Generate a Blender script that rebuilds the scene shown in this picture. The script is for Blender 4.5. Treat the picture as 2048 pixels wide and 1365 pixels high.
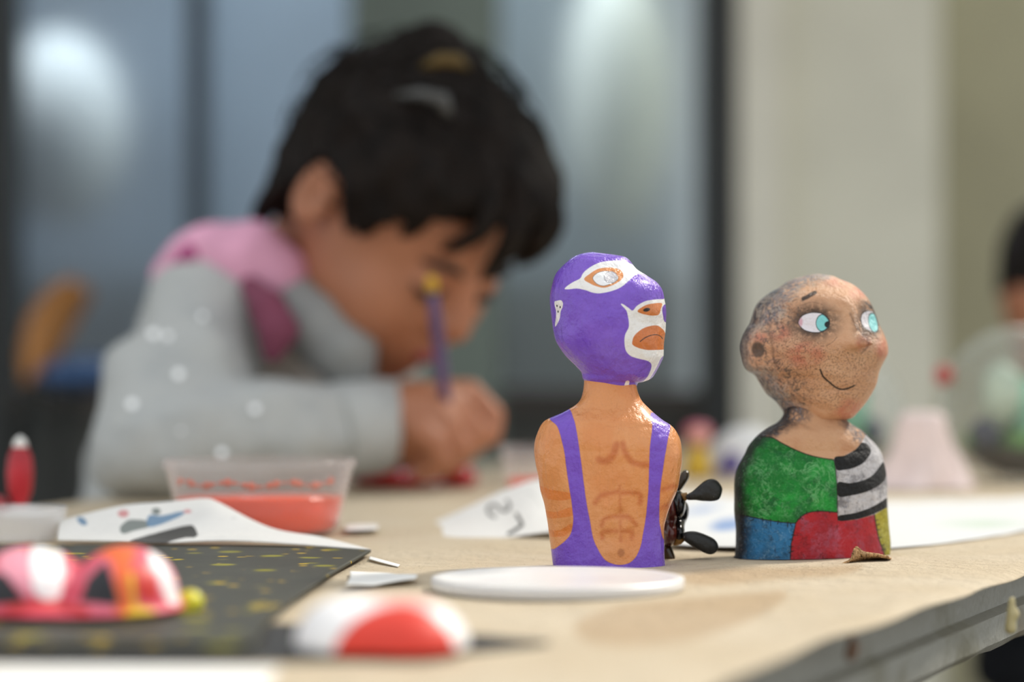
import bpy, bmesh, math, random
import numpy as np
from mathutils import Vector, Matrix

random.seed(7)
rng = np.random.default_rng(7)
scene = bpy.context.scene
for o in list(bpy.data.objects):
    bpy.data.objects.remove(o)
col = scene.collection

# ------------------------------------------------------------------ camera
TZ = 0.75                       # table top height
CAM = np.array([0.0, 0.0, TZ + 0.093])
FPX = 2048 * 85 / 36.0          # focal length in pixels of the 2048 px wide frame
PITCH = math.atan(45.5 / FPX)
cam_d = bpy.data.cameras.new('camera')
cam_d.lens = 85
cam_d.sensor_width = 36
cam_d.clip_start = 0.05
cam_d.dof.use_dof = True
cam_d.dof.focus_distance = 1.095
cam_d.dof.aperture_fstop = 3.6
cam = bpy.data.objects.new('camera', cam_d)
cam.location = CAM
cam.rotation_euler = (math.pi / 2 + PITCH, 0, 0)
col.objects.link(cam)
scene.camera = cam

# ------------------------------------------------------------------ light
world = bpy.data.worlds.new('world')
scene.world = world
world.use_nodes = True
wn = world.node_tree
bg = wn.nodes['Background']
bg.inputs['Color'].default_value = (0.93, 0.965, 1.0, 1)
bg.inputs['Strength'].default_value = 1.05
sun_d = bpy.data.lights.new('sun', 'SUN')
sun_d.energy = 3.2
sun_d.angle = math.radians(7)
sun_d.color = (1.0, 0.93, 0.82)
sun = bpy.data.objects.new('sun', sun_d)
SAZ, SEL = math.radians(48), math.radians(43)
SUNV = Vector((math.cos(SEL) * math.sin(SAZ), math.cos(SEL) * math.cos(SAZ), math.sin(SEL)))
sun.rotation_euler = SUNV.to_track_quat('Z', 'Y').to_euler()
sun.location = (2, 3, 4)
col.objects.link(sun)
room_d = bpy.data.lights.new('room_fill', 'AREA')  # added area light that brightens the interior behind the panes, not a known lamp
room_d.energy = 85
room_d.shape = 'RECTANGLE'
room_d.size = 3.0
room_d.size_y = 0.4
room_d.color = (0.94, 0.98, 1.0)
room = bpy.data.objects.new('room_fill', room_d)
room.location = (-0.3, 4.45, 2.4)
col.objects.link(room)
scene.view_settings.view_transform = 'Standard'
scene.view_settings.look = 'None'
scene.view_settings.exposure = 0.0
scene.view_settings.gamma = 1.0
scene.view_settings.use_curve_mapping = False
scene.cycles.use_denoising = True

# ------------------------------------------------------------------ helpers: coordinates
cp, sp = math.cos(PITCH), math.sin(PITCH)
FWD = np.array([0, cp, sp]); UPV = np.array([0, -sp, cp])


def P(px, py, y):
    """world point at depth y seen at pixel (px, py) of the 2048x1365 frame"""
    d = FWD + np.array([1, 0, 0]) * ((px - 1024) / FPX) - UPV * ((py - 682.5) / FPX)
    return CAM + d * (y / d[1])


def G(px, py, z=TZ):
    """point of the table plane under a pixel"""
    d = FWD + np.array([1, 0, 0]) * ((px - 1024) / FPX) - UPV * ((py - 682.5) / FPX)
    return CAM + d * ((z - CAM[2]) / d[2])


def proj(v):
    r = np.asarray(v, float) - CAM
    den = r @ FWD
    return np.stack([1024 + FPX * r[:, 0] / den, 682.5 - FPX * (r @ UPV) / den], 1)


# ------------------------------------------------------------------ helpers: objects
def tag(o, label, cat, group=None, kind=None):
    if label: o['label'] = label
    if cat: o['category'] = cat
    if group: o['group'] = group
    if kind: o['kind'] = kind
    return o


def adopt(o, parent):
    if parent is not None:
        o.parent = parent
        o.matrix_parent_inverse = Matrix.Translation(parent_loc(parent)).inverted()


def parent_loc(p):
    v = Vector(p.location)
    while p.parent is not None:
        p = p.parent
        if p.type != 'EMPTY':
            v += Vector(p.location)
    return v


def empty(name, loc, label, cat, group=None):
    o = bpy.data.objects.new(name, None)
    o.location = Vector(loc)
    o.empty_display_size = 0.02
    col.objects.link(o)
    tag(o, label, cat, group)
    return o


def mesh(name, verts, faces, mat, parent=None, smooth=True, label=None):
    m = bpy.data.meshes.new(name)
    if isinstance(faces, np.ndarray):
        verts = np.asarray(verts, np.float32)
        n, k = faces.shape
        m.vertices.add(len(verts)); m.vertices.foreach_set('co', verts.ravel())
        m.loops.add(n * k); m.loops.foreach_set('vertex_index', faces.astype(np.int32).ravel())
        m.polygons.add(n)
        m.polygons.foreach_set('loop_start', np.arange(0, n * k, k, dtype=np.int32))
        m.polygons.foreach_set('loop_total', np.full(n, k, np.int32))
        m.update(calc_edges=True); m.validate()
    else:
        m.from_pydata([tuple(map(float, v)) for v in verts], [], [tuple(int(i) for i in f) for f in faces])
    if mat: m.materials.append(mat)
    if smooth:
        m.polygons.foreach_set('use_smooth', [True] * len(m.polygons))
    o = bpy.data.objects.new(name, m)
    col.objects.link(o)
    adopt(o, parent)
    if label: o['label'] = label
    return o


def bm_obj(name, bm, mat, parent=None, smooth=False, label=None):
    m = bpy.data.meshes.new(name)
    bmesh.ops.recalc_face_normals(bm, faces=bm.faces)
    bm.to_mesh(m); bm.free()
    if mat: m.materials.append(mat)
    if smooth: m.polygons.foreach_set('use_smooth', [True] * len(m.polygons))
    o = bpy.data.objects.new(name, m)
    col.objects.link(o)
    adopt(o, parent)
    if label: o['label'] = label
    return o


def box(name, lo, hi, mat, parent=None, bevel=0.0, M=None):
    bm = bmesh.new()
    lo, hi = np.array(lo, float), np.array(hi, float)
    mt = Matrix.Translation((lo + hi) / 2) @ Matrix.Diagonal((*(hi - lo), 1))
    if M is not None: mt = M @ mt
    bmesh.ops.create_cube(bm, size=1, matrix=mt)
    if bevel:
        bmesh.ops.bevel(bm, geom=bm.edges[:], offset=bevel, segments=2, affect='EDGES', profile=0.5)
    return bm_obj(name, bm, mat, parent)


def attr(o, name, vals):
    a = o.data.attributes.new(name, 'FLOAT', 'POINT')
    a.data.foreach_set('value', np.asarray(vals, np.float32))


def lathe(name, prof, loc, mat, parent=None, n=64, scale=(1, 1), wob=0.0):
    """prof: list of (radius, z)"""
    prof = np.array(prof, float)
    th = np.linspace(0, 2 * np.pi, n, endpoint=False)
    v = []
    for r, z in prof:
        w = 1 + wob * np.sin(3 * th + 40 * z)
        v.append(np.stack([r * w * np.cos(th) * scale[0], r * w * np.sin(th) * scale[1], np.full(n, z)], 1))
    v = np.concatenate(v) + np.array(loc)
    f = []
    for i in range(len(prof) - 1):
        for j in range(n):
            a, b = i * n + j, i * n + (j + 1) % n
            f.append((a, b, b + n, a + n))
    o = mesh(name, v, f, mat, parent)
    return o


def tube(name, pts, rad, mat, parent=None, n=10, flat=1.0):
    pts = np.array(pts, float)
    rad = np.array(rad, float) * np.ones(len(pts))
    v, f = [], []
    for i, p in enumerate(pts):
        t = pts[min(i + 1, len(pts) - 1)] - pts[max(i - 1, 0)]
        t = t / (np.linalg.norm(t) + 1e-9)
        a = np.cross(t, [0, 0.2, 1]); a /= np.linalg.norm(a) + 1e-9
        b = np.cross(t, a)
        for k in range(n):
            q = 2 * math.pi * k / n
            v.append(p + rad[i] * (math.cos(q) * a + flat * math.sin(q) * b))
    for i in range(len(pts) - 1):
        for k in range(n):
            f.append((i * n + k, i * n + (k + 1) % n, (i + 1) * n + (k + 1) % n, (i + 1) * n + k))
    f.append(tuple(range(n - 1, -1, -1))); f.append(tuple(range((len(pts) - 1) * n, len(pts) * n)))
    return mesh(name, v, f, mat, parent)


# ------------------------------------------------------------------ helpers: materials
def hexc(h):
    h = h.lstrip('#')
    c = [int(h[i:i + 2], 16) / 255 for i in (0, 2, 4)]
    return tuple(x / 12.92 if x <= 0.04045 else ((x + 0.055) / 1.055) ** 2.4 for x in c) + (1.0,)


class Mat:
    def __init__(s, name, color='#808080', rough=0.6, spec=0.5, metal=0.0):
        s.m = bpy.data.materials.new(name)
        s.m.use_nodes = True
        s.t = s.m.node_tree
        s.b = s.t.nodes['Principled BSDF']
        s.b.inputs['Roughness'].default_value = rough
        s.b.inputs['Specular IOR Level'].default_value = spec
        s.b.inputs['Metallic'].default_value = metal
        s.b.inputs['Base Color'].default_value = hexc(color)
        s.c = None
        s.color = hexc(color)
        s.co = None

    def coord(s):
        if s.co is None:
            s.co = s.t.nodes.new('ShaderNodeTexCoord').outputs['Object']
        return s.co

    def noise(s, scale, detail=4, rough=0.55, stretch=None, dist=0.0):
        n = s.t.nodes.new('ShaderNodeTexNoise')
        n.inputs['Scale'].default_value = scale
        n.inputs['Detail'].default_value = detail
        n.inputs['Roughness'].default_value = rough
        n.inputs['Distortion'].default_value = dist
        src = s.coord()
        if stretch:
            mp = s.t.nodes.new('ShaderNodeMapping')
            mp.inputs['Scale'].default_value = stretch
            s.t.links.new(src, mp.inputs['Vector']); src = mp.outputs[0]
        s.t.links.new(src, n.inputs['Vector'])
        return n.outputs['Fac']

    def voronoi(s, scale, feature='F1'):
        n = s.t.nodes.new('ShaderNodeTexVoronoi')
        n.feature = feature
        n.inputs['Scale'].default_value = scale
        s.t.links.new(s.coord(), n.inputs['Vector'])
        return n.outputs['Distance']

    def attr(s, name):
        n = s.t.nodes.new('ShaderNodeAttribute')
        n.attribute_name = name
        return n.outputs['Fac']

    def rng(s, v, a, b, c=0.0, d=1.0, smooth=True):
        n = s.t.nodes.new('ShaderNodeMapRange')
        n.interpolation_type = 'SMOOTHSTEP' if smooth else 'LINEAR'
        s.t.links.new(v, n.inputs['Value'])
        for k, x in zip(('From Min', 'From Max', 'To Min', 'To Max'), (a, b, c, d)):
            n.inputs[k].default_value = x
        return n.outputs['Result']

    def math(s, op, a, b):
        n = s.t.nodes.new('ShaderNodeMath'); n.operation = op
        for i, x in enumerate((a, b)):
            if isinstance(x, (int, float)): n.inputs[i].default_value = x
            else: s.t.links.new(x, n.inputs[i])
        return n.outputs[0]

    def mix(s, fac, color):
        """lay a colour over the base with factor socket"""
        n = s.t.nodes.new('ShaderNodeMix'); n.data_type = 'RGBA'
        if isinstance(fac, (int, float)): n.inputs[0].default_value = fac
        else: s.t.links.new(fac, n.inputs[0])
        if s.c is None: n.inputs[6].default_value = s.color
        else: s.t.links.new(s.c, n.inputs[6])
        if isinstance(color, str): n.inputs[7].default_value = hexc(color)
        else: s.t.links.new(color, n.inputs[7])
        s.c = n.outputs[2]
        s.t.links.new(s.c, s.b.inputs['Base Color'])
        return s

    def paint(s, name, color, soft=0.8, alpha=1.0, wob=0.0, grow=0.0, tex=None):
        """colour where the signed-distance attribute is negative"""
        d = s.attr(name)
        if wob:
            d = s.math('ADD', d, s.math('MULTIPLY', s.math('SUBTRACT', s.noise(260, 2), 0.5), wob))
        f = s.rng(d, -soft + grow, soft + grow, alpha, 0.0)
        if tex is not None: f = s.math('MULTIPLY', f, tex)
        return s.mix(f, color)

    def bump(s, h, dist=0.001, strength=1.0):
        n = s.t.nodes.new('ShaderNodeBump')
        n.inputs['Distance'].default_value = dist
        n.inputs['Strength'].default_value = strength
        s.t.links.new(h, n.inputs['Height'])
        s.t.links.new(n.outputs[0], s.b.inputs['Normal'])
        return s

    def set(s, **k):
        for a, v in k.items():
            s.b.inputs[a.replace('_', ' ')].default_value = v
        return s


def clearmat(name, color, rough, cover, spec=0.5):
    a = Mat(name, color, rough, spec)
    t = a.t
    tr = t.nodes.new('ShaderNodeBsdfTransparent'); mx = t.nodes.new('ShaderNodeMixShader'); fr = t.nodes.new('ShaderNodeLayerWeight')
    fr.inputs['Blend'].default_value = 0.5
    f = a.math('ADD', a.math('MULTIPLY', a.math('POWER', fr.outputs['Facing'], 4.0), 0.45), cover)
    t.links.new(f, mx.inputs[0]); t.links.new(tr.outputs[0], mx.inputs[1]); t.links.new(a.b.outputs[0], mx.inputs[2])
    t.links.new(mx.outputs[0], t.nodes['Material Output'].inputs['Surface'])
    return a


def plain(name, color, rough=0.6, spec=0.5, metal=0.0, var=0.12, scale=30, bump=0.0, bscale=120):
    a = Mat(name, color, rough, spec, metal)
    if var:
        c = hexc(color)
        dark = Mat.__dict__  # noqa
        f = a.rng(a.noise(scale), 0.35, 0.7, 0.0, 1.0)
        n = a.t.nodes.new('ShaderNodeMix'); n.data_type = 'RGBA'
        a.t.links.new(f, n.inputs[0])
        n.inputs[6].default_value = tuple(min(1, x * (1 + var)) for x in c[:3]) + (1,)
        n.inputs[7].default_value = tuple(x * (1 - var) for x in c[:3]) + (1,)
        a.c = n.outputs[2]
        a.t.links.new(a.c, a.b.inputs['Base Color'])
    if bump:
        a.bump(a.noise(bscale, 4), bump)
    return a


# ------------------------------------------------------------------ helpers: painted signed distances
def catmull(pts, n=8, closed=False):
    p = np.array(pts, float)
    out = []
    m = len(p)
    for i in range(m if closed else m - 1):
        if closed:
            a, b, c, d = p[(i - 1) % m], p[i], p[(i + 1) % m], p[(i + 2) % m]
        else:
            a, b, c, d = p[max(i - 1, 0)], p[i], p[i + 1], p[min(i + 2, m - 1)]
        for t in np.linspace(0, 1, n, endpoint=False):
            out.append(0.5 * ((2 * b) + (-a + c) * t + (2 * a - 5 * b + 4 * c - d) * t * t + (-a + 3 * b - 3 * c + d) * t ** 3))
    if not closed: out.append(p[-1])
    return np.array(out)


def seg_dist(q, poly, closed):
    d = np.full(len(q), 1e9)
    n = len(poly)
    for i in range(n if closed else n - 1):
        a, b = poly[i], poly[(i + 1) % n]
        ab = b - a
        L = ab @ ab + 1e-12
        t = np.clip(((q - a) @ ab) / L, 0, 1)
        e = q - a - t[:, None] * ab
        d = np.minimum(d, (e * e).sum(1))
    return np.sqrt(d)


def sd_poly(q, pts, smooth=True):
    poly = catmull(pts, 5, True) if smooth else np.array(pts, float)
    lo, hi = poly.min(0) - 60, poly.max(0) + 60
    out = np.full(len(q), 60.0)
    k = np.where(((q > lo) & (q < hi)).all(1))[0]
    if len(k) == 0: return out
    s = q[k]
    d = seg_dist(s, poly, True)
    ins = np.zeros(len(s), bool)
    n = len(poly)
    for i in range(n):
        (x0, y0), (x1, y1) = poly[i], poly[(i + 1) % n]
        if y0 == y1: continue
        c = ((y0 > s[:, 1]) != (y1 > s[:, 1])) & (s[:, 0] < (x1 - x0) * (s[:, 1] - y0) / (y1 - y0) + x0)
        ins ^= c
    out[k] = np.where(ins, -d, d)
    return out


def sd_line(q, pts, w, smooth=True):
    poly = catmull(pts, 6) if smooth and len(pts) > 2 else np.array(pts, float)
    lo, hi = poly.min(0) - 60, poly.max(0) + 60
    out = np.full(len(q), 60.0)
    k = np.where(((q > lo) & (q < hi)).all(1))[0]
    if len(k): out[k] = seg_dist(q[k], poly, False) - w
    return out


def sd_ell(q, c, rx, ry, ang=0.0):
    a = math.radians(ang)
    d = q - np.array(c)
    x = d[:, 0] * math.cos(a) + d[:, 1] * math.sin(a)
    y = -d[:, 0] * math.sin(a) + d[:, 1] * math.cos(a)
    return (np.sqrt((x / rx) ** 2 + (y / ry) ** 2) - 1) * min(rx, ry)


def crop(x0, y0, k):
    return lambda pts: [(x0 + a * k, y0 + b * k) for a, b in pts]


def resample(pts, n):
    c = catmull(pts, 10)
    s = np.concatenate([[0], np.cumsum(np.linalg.norm(np.diff(c, axis=0), axis=1))])
    t = np.linspace(0, s[-1], n)
    return np.stack([np.interp(t, s, c[:, 0]), np.interp(t, s, c[:, 1])], 1)


def lump(v, amp, freq, seed=0, n=14):
    r = np.random.default_rng(seed)
    out = np.zeros(len(v))
    for _ in range(n):
        k = r.normal(size=3); k = k / np.linalg.norm(k) * freq * r.uniform(0.5, 1.6)
        out += np.sin(v @ k + r.uniform(0, 6.28))
    return out / math.sqrt(n) * amp


def loft(L, R, D0, ratio, nr=240, ns=360, k=0.0, expo=2.0, cap=False, yoff=0.0):
    """closed form between a left and a right outline (pixels at depth D0); ratio: list of (py, depth/width)"""
    l, r = resample(L, nr), resample(R, nr)
    ratio = np.array(ratio, float)
    th = np.linspace(0, 2 * np.pi, ns, endpoint=False)
    c, s = np.cos(th), np.sin(th)
    cx = np.sign(c) * np.abs(c) ** (2 / expo); sx = np.sign(s) * np.abs(s) ** (2 / expo)
    V = []
    for a, b in zip(l, r):
        A, B = P(a[0], a[1], D0), P(b[0], b[1], D0)
        m, h = (A + B) / 2, (B - A) / 2
        hw = np.linalg.norm(h)
        q = np.interp((a[1] + b[1]) / 2, ratio[:, 0], ratio[:, 1])
        ring = m[None] + cx[:, None] * h[None]
        ring[:, 1] += k * (ring[:, 0] - m[0]) - sx * hw * q + yoff
        V.append(ring)
    V = np.concatenate(V)
    i, j = np.meshgrid(np.arange(nr - 1), np.arange(ns), indexing='ij')
    i, j = i.ravel(), j.ravel()
    j2 = (j + 1) % ns
    F = np.stack([i * ns + j, i * ns + j2, (i + 1) * ns + j2, (i + 1) * ns + j], 1)
    return V, F


def normals(V, F):
    n = np.zeros_like(V)
    fn = np.cross(V[F[:, 2]] - V[F[:, 0]], V[F[:, 3]] - V[F[:, 1]])
    for q in range(4):
        np.add.at(n, F[:, q], fn)
    return n / (np.linalg.norm(n, axis=1, keepdims=True) + 1e-12)


# ------------------------------------------------------------------ helpers: implicit bodies
class Field:
    def __init__(s, lo, hi, h):
        s.h = h
        s.lo = np.array(lo, float)
        s.n = np.ceil((np.array(hi, float) - s.lo) / h).astype(int) + 1
        s.f = np.full(s.n, 0.05, np.float32)

    def _box(s, lo, hi):
        a = np.clip(((lo - s.lo) / s.h).astype(int), 0, s.n)
        b = np.clip(((hi - s.lo) / s.h).astype(int) + 2, 0, s.n)
        if (b <= a).any(): return None, None
        g = np.meshgrid(*[s.lo[k] + s.h * np.arange(a[k], b[k]) for k in range(3)], indexing='ij')
        return (slice(a[0], b[0]), slice(a[1], b[1]), slice(a[2], b[2])), np.stack(g, -1)

    def _merge(s, sl, d, k, sub):
        f = s.f[sl]
        if sub:
            d = -d
            h = np.clip(0.5 - 0.5 * (f - d) / k, 0, 1)
            s.f[sl] = f * (1 - h) + d * h + k * h * (1 - h)
        else:
            h = np.clip(0.5 + 0.5 * (f - d) / k, 0, 1)
            s.f[sl] = f * (1 - h) + d * h - k * h * (1 - h)

    def ell(s, c, rad, A=None, k=0.01, sub=False):
        """ellipsoid; A rows are its axes"""
        c, rad = np.array(c, float), np.array(rad, float)
        A = np.eye(3) if A is None else np.array(A)
        m = rad.max() + 2 * k + 3 * s.h
        sl, g = s._box(c - m, c + m)
        if sl is None: return s
        q = (g - c) @ A.T
        k0 = np.linalg.norm(q / rad, axis=-1)
        k1 = np.linalg.norm(q / rad ** 2, axis=-1) + 1e-9
        d = np.where(k0 < 1e-4, -rad.min(), k0 * (k0 - 1) / k1)
        s._merge(sl, d, k, sub)
        return s

    def cap(s, a, ra, b, rb, k=0.01, sub=False):
        a, b = np.array(a, float), np.array(b, float)
        m = max(ra, rb) + 2 * k + 3 * s.h
        sl, g = s._box(np.minimum(a, b) - m, np.maximum(a, b) + m)
        if sl is None: return s
        ab = b - a
        t = np.clip(((g - a) @ ab) / (ab @ ab + 1e-12), 0, 1)
        d = np.linalg.norm(g - a - t[..., None] * ab, axis=-1) - (ra + (rb - ra) * t)
        s._merge(sl, d, k, sub)
        return s

    def path(s, pts, rads, k=0.01):
        for i in range(len(pts) - 1):
            s.cap(pts[i], rads[i], pts[i + 1], rads[i + 1], k)
        return s

    def rough(s, amp, freq, seed=0):
        g = np.stack(np.meshgrid(*[s.lo[k] + s.h * np.arange(s.n[k]) for k in range(3)], indexing='ij'), -1).reshape(-1, 3)
        near = np.where(np.abs(s.f.ravel()) < 0.03)[0]
        fl = s.f.ravel()
        fl[near] += lump(g[near], amp, freq, seed)
        s.f = fl.reshape(s.n)
        return s

    def build(s, name, mat, parent=None, keep=None, label=None):
        f = s.f
        neg = f < 0
        c = [neg[i:f.shape[0] - 1 + i, j:f.shape[1] - 1 + j, k:f.shape[2] - 1 + k] for i in (0, 1) for j in (0, 1) for k in (0, 1)]
        tot = sum(x.astype(np.int8) for x in c)
        act = (tot > 0) & (tot < 8)
        ids = np.full(act.shape, -1, np.int64)
        cells = np.argwhere(act)
        ids[act] = np.arange(len(cells))
        acc = np.zeros((len(cells), 3)); cnt = np.zeros(len(cells))
        offs = [np.array((i, j, k)) for i in (0, 1) for j in (0, 1) for k in (0, 1)]
        for a in range(8):
            for b in range(a + 1, 8):
                if np.abs(offs[a] - offs[b]).sum() != 1: continue
                ia, ib = cells + offs[a], cells + offs[b]
                fa, fb = f[tuple(ia.T)], f[tuple(ib.T)]
                m = (fa < 0) != (fb < 0)
                t = fa[m] / (fa[m] - fb[m])
                acc[m] += ia[m] + t[:, None] * (ib[m] - ia[m]); cnt[m] += 1
        V = acc / cnt[:, None] * s.h + s.lo
        F = []
        for ax in range(3):
            u, w = [(1, 2), (2, 0), (0, 1)][ax]
            sl0 = [slice(None)] * 3; sl1 = [slice(None)] * 3
            sl0[ax] = slice(0, -1); sl1[ax] = slice(1, None)
            ch = neg[tuple(sl0)] != neg[tuple(sl1)]
            e = np.argwhere(ch)
            ok = (e[:, u] > 0) & (e[:, w] > 0) & (e[:, u] < f.shape[u] - 1) & (e[:, w] < f.shape[w] - 1)
            e = e[ok]
            if not len(e): continue
            du = np.zeros(3, int); du[u] = 1
            dw = np.zeros(3, int); dw[w] = 1
            q = [ids[tuple((e - du - dw).T)], ids[tuple((e - dw).T)], ids[tuple(e.T)], ids[tuple((e - du).T)]]
            q = np.stack(q, 1)
            flip = ~neg[tuple(e.T)]
            q[flip] = q[flip][:, ::-1]
            F.append(q)
        F = np.concatenate(F)
        # relax a little
        for _ in range(2):
            sm = np.zeros_like(V); c2 = np.zeros(len(V))
            for k in range(4):
                np.add.at(sm, F[:, k], V[F[:, (k + 1) % 4]]); np.add.at(c2, F[:, k], 1)
                np.add.at(sm, F[:, k], V[F[:, (k - 1) % 4]]); np.add.at(c2, F[:, k], 1)
            V = 0.5 * V + 0.5 * sm / c2[:, None]
        if keep is not None:
            kv = keep(V)
            F = F[kv[F].all(1)]
            used = np.unique(F); mp = np.full(len(V), -1); mp[used] = np.arange(len(used))
            V, F = V[used], mp[F]
        return mesh(name, V, F, mat, parent, True, label)


def sheet(name, rows, mat, parent=None, n=(40, 60), thick=0.0004, wav=0.0, seed=0, lift=0.0006):
    """sheet of paper through a grid of control points (px, py) on the table or (px, py, depth) in the air"""
    g = []
    for r in rows:
        line = []
        for c in r:
            p = G(c[0], c[1]) if len(c) == 2 else P(*c)
            p = np.array(p); p[2] = max(p[2], TZ) + lift
            line.append(p)
        g.append(line)
    g = np.array(g)

    def interp(ctrl, m):
        t = np.linspace(0, len(ctrl) - 1, m)
        i = np.minimum(t.astype(int), len(ctrl) - 2); f = (t - i).reshape(-1, *([1] * (ctrl.ndim - 1)))
        a = ctrl[np.maximum(i - 1, 0)]; b = ctrl[i]; c = ctrl[i + 1]; d = ctrl[np.minimum(i + 2, len(ctrl) - 1)]
        return 0.5 * (2 * b + (c - a) * f + (2 * a - 5 * b + 4 * c - d) * f ** 2 + (-a + 3 * b - 3 * c + d) * f ** 3)
    s1 = interp(g, n[0])
    s2 = interp(np.swapaxes(s1, 0, 1), n[1])
    s2 = np.swapaxes(s2, 0, 1)
    V = s2.reshape(-1, 3)
    if wav:
        V[:, 2] += np.abs(lump(V * [1, 1, 0], wav, 90, seed))
    V[:, 2] = np.maximum(V[:, 2], TZ + lift)
    i, j = np.meshgrid(np.arange(n[0] - 1), np.arange(n[1] - 1), indexing='ij')
    i, j = i.ravel(), j.ravel()
    F = np.stack([i * n[1] + j, i * n[1] + j + 1, (i + 1) * n[1] + j + 1, (i + 1) * n[1] + j], 1)
    o = mesh(name, V, F, mat, parent)
    md = o.modifiers.new('thickness', 'SOLIDIFY'); md.thickness = thick; md.offset = 1.0
    return o, V


# =================================================================== SETTING
FX = lambda px: (px - 1024) * 4.2 / FPX         # x of a pixel on the facade plane y = 4.2
m_floor = plain('floor_stone', '#6f6a60', 0.7, var=0.25, scale=3)
m_floor.bump(m_floor.noise(25), 0.004)
fl = box('floor', (-6, -6, -0.1), (6, 9, 0), m_floor.m); tag(fl, 'grey stone floor', None, kind='structure')
m_beige = plain('beige_plaster', '#e8e4d0', 0.85, var=0.05, scale=4); m_beige.bump(m_beige.noise(60), 0.002)
m_pil = plain('pale_plaster', '#ebe6d4', 0.85, var=0.04, scale=4)
m_olive = plain('olive_plaster', '#a8a388', 0.85, var=0.08, scale=3)
m_post = plain('charcoal_frame', '#232624', 0.5, var=0.1)
m_bluepost = plain('slate_frame', '#39454f', 0.5, var=0.1)
m_kick = plain('dark_panel', '#35352f', 0.6, var=0.15, scale=8)
m_greypanel = plain('grey_green_panel', '#6f7a70', 0.6, var=0.15, scale=3)

w = box('wall_right', (FX(1466), 4.15, 0), (FX(1872), 4.6, 2.6), m_beige.m); tag(w, 'plain beige plaster wall behind the bald figure', None, kind='structure')
w = box('trim_1', (FX(1468), 4.10, 0), (FX(1552), 4.15, 2.6), m_pil.m); tag(w, 'pale plaster edge strip beside the dark post', None, kind='structure')
w = box('wall_far', (FX(1872), 4.5, 0), (3.2, 4.8, 2.6), m_olive.m); tag(w, 'darker olive wall at the right edge', None, kind='structure')
for n, (a, b, mt, lab) in enumerate(((-150, 40, m_post, 'charcoal window post at the left edge'), (384, 416, m_bluepost, 'thin slate window mullion behind the pink hood'),
                                 (1396, 1466, m_post, 'charcoal window post beside the beige wall'))):
    w = box('trim_%d' % (n + 2), (FX(a), 4.12, 0.0), (FX(b), 4.24, 2.6), mt.m); tag(w, lab, None, kind='structure')
w = box('door_1', (FX(700), 4.18, 0), (FX(1000), 4.22, 2.6), m_greypanel.m); tag(w, 'grey green door panel behind the bun of hair', None, kind='structure')
for n, (a, b, lab) in enumerate(((40, 384, 'frosted pane above the dark kick panel'), (416, 700, 'frosted bluish pane beside the mullion'), (1000, 1396, 'frosted pale pane behind the masked figure'))):
    g = Mat('frosted_glass_%d' % n, '#c6d0d8' if n < 2 else '#ccd4d4', 0.35)
    g.set(Transmission_Weight=0.86, IOR=1.25)
    w = box('window_%d' % (n + 1), (FX(a), 4.195, 0.78), (FX(b), 4.2, 2.6), g.m); tag(w, lab, None, kind='structure')
    k = box('kick_panel', (FX(a), 4.17, 0.0), (FX(b), 4.22, 0.78), m_kick.m, w)
    r = box('rail', (FX(a), 4.14, 0.765), (FX(b), 4.24, 0.80), plain('rail_wood_%d' % n, '#3a322b', 0.6).m, w)
m_in = plain('inner_wall_blue', '#6d7985', 0.9, var=0.25, scale=2.5)
w = box('wall_inside', (-3.2, 5.3, 0), (FX(1466), 5.4, 2.6), m_in.m); tag(w, 'blue grey inner wall seen through the glass', None, kind='structure')
m_darkener = plain('dark_cabinet', '#3a4040', 0.6)  # grey of the added box that darkens the lower panes
dkn = empty('pane_darkener', (0, 5.0, 0), 'long dark box added behind the glass to darken the lower panes', 'darkener')  # dark box added inside so the panes fall off darker below
box('body', (-3.0, 4.85, 0.0), (FX(1440), 5.25, 1.02), m_darkener.m, dkn, 0.01)
for n in range(8):
    x0 = -3.0 + n * 0.42
    box('door', (x0 + .01, 4.835, 0.06), (x0 + .41, 4.85, 0.98), m_darkener.m, dkn, 0.004)
w = box('wall_left', (-3.2, 4.15, 0), (FX(-150), 4.3, 2.6), m_kick.m); tag(w, 'dark wall left of the windows', None, kind='structure')
m_blocker = plain('roof_boards', '#b9b2a2', 0.8)  # unseen roof slabs, added and cut to set where sunlight falls
w = box('sun_blocker', (-6, 3.3, 2.6), (6, 9, 2.75), m_blocker.m); tag(w, 'unseen roof slab added to shade the windows', None, kind='structure')
w = box('sun_blocker', (-6, 2.52, 2.6), (1.42, 3.3, 2.75), m_blocker.m); tag(w, 'unseen roof slab added to keep sun off the child', None, kind='structure')

# white shapes added behind the glass, standing in for the panes' pale glow
m_glowform = plain('white_lantern_paper', '#eef1ef', 0.8, var=0.03)  # white of the forms added for the panes' pale glow


def glow_form(px, py, rx, rz, label):
    c = P(px, py, 4.62)
    s = 4.62 / FPX
    e = empty('pane_glow_form', c, label, 'glow_form', 'white glow forms added behind the glass')
    a = np.linspace(-math.pi / 2, math.pi / 2, 29)
    prof = [(max(0.02, rx * s * math.cos(t) + (0.004 if i % 2 else 0)), rz * s * math.sin(t)) for i, t in enumerate(a)]
    lathe('glow_form_body', prof, c, m_glowform.m, e, 48)
    tube('glow_form_cord', [c + [0, 0, rz * s], [c[0], c[1], 2.6]], 0.003, m_post.m, e)


glow_form(120, 260, 130, 190, 'added white form giving the pale glow in the pane beside the left post')
glow_form(1235, 200, 105, 270, 'tall added white form giving the pale glow in the pane beside the charcoal post')

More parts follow.
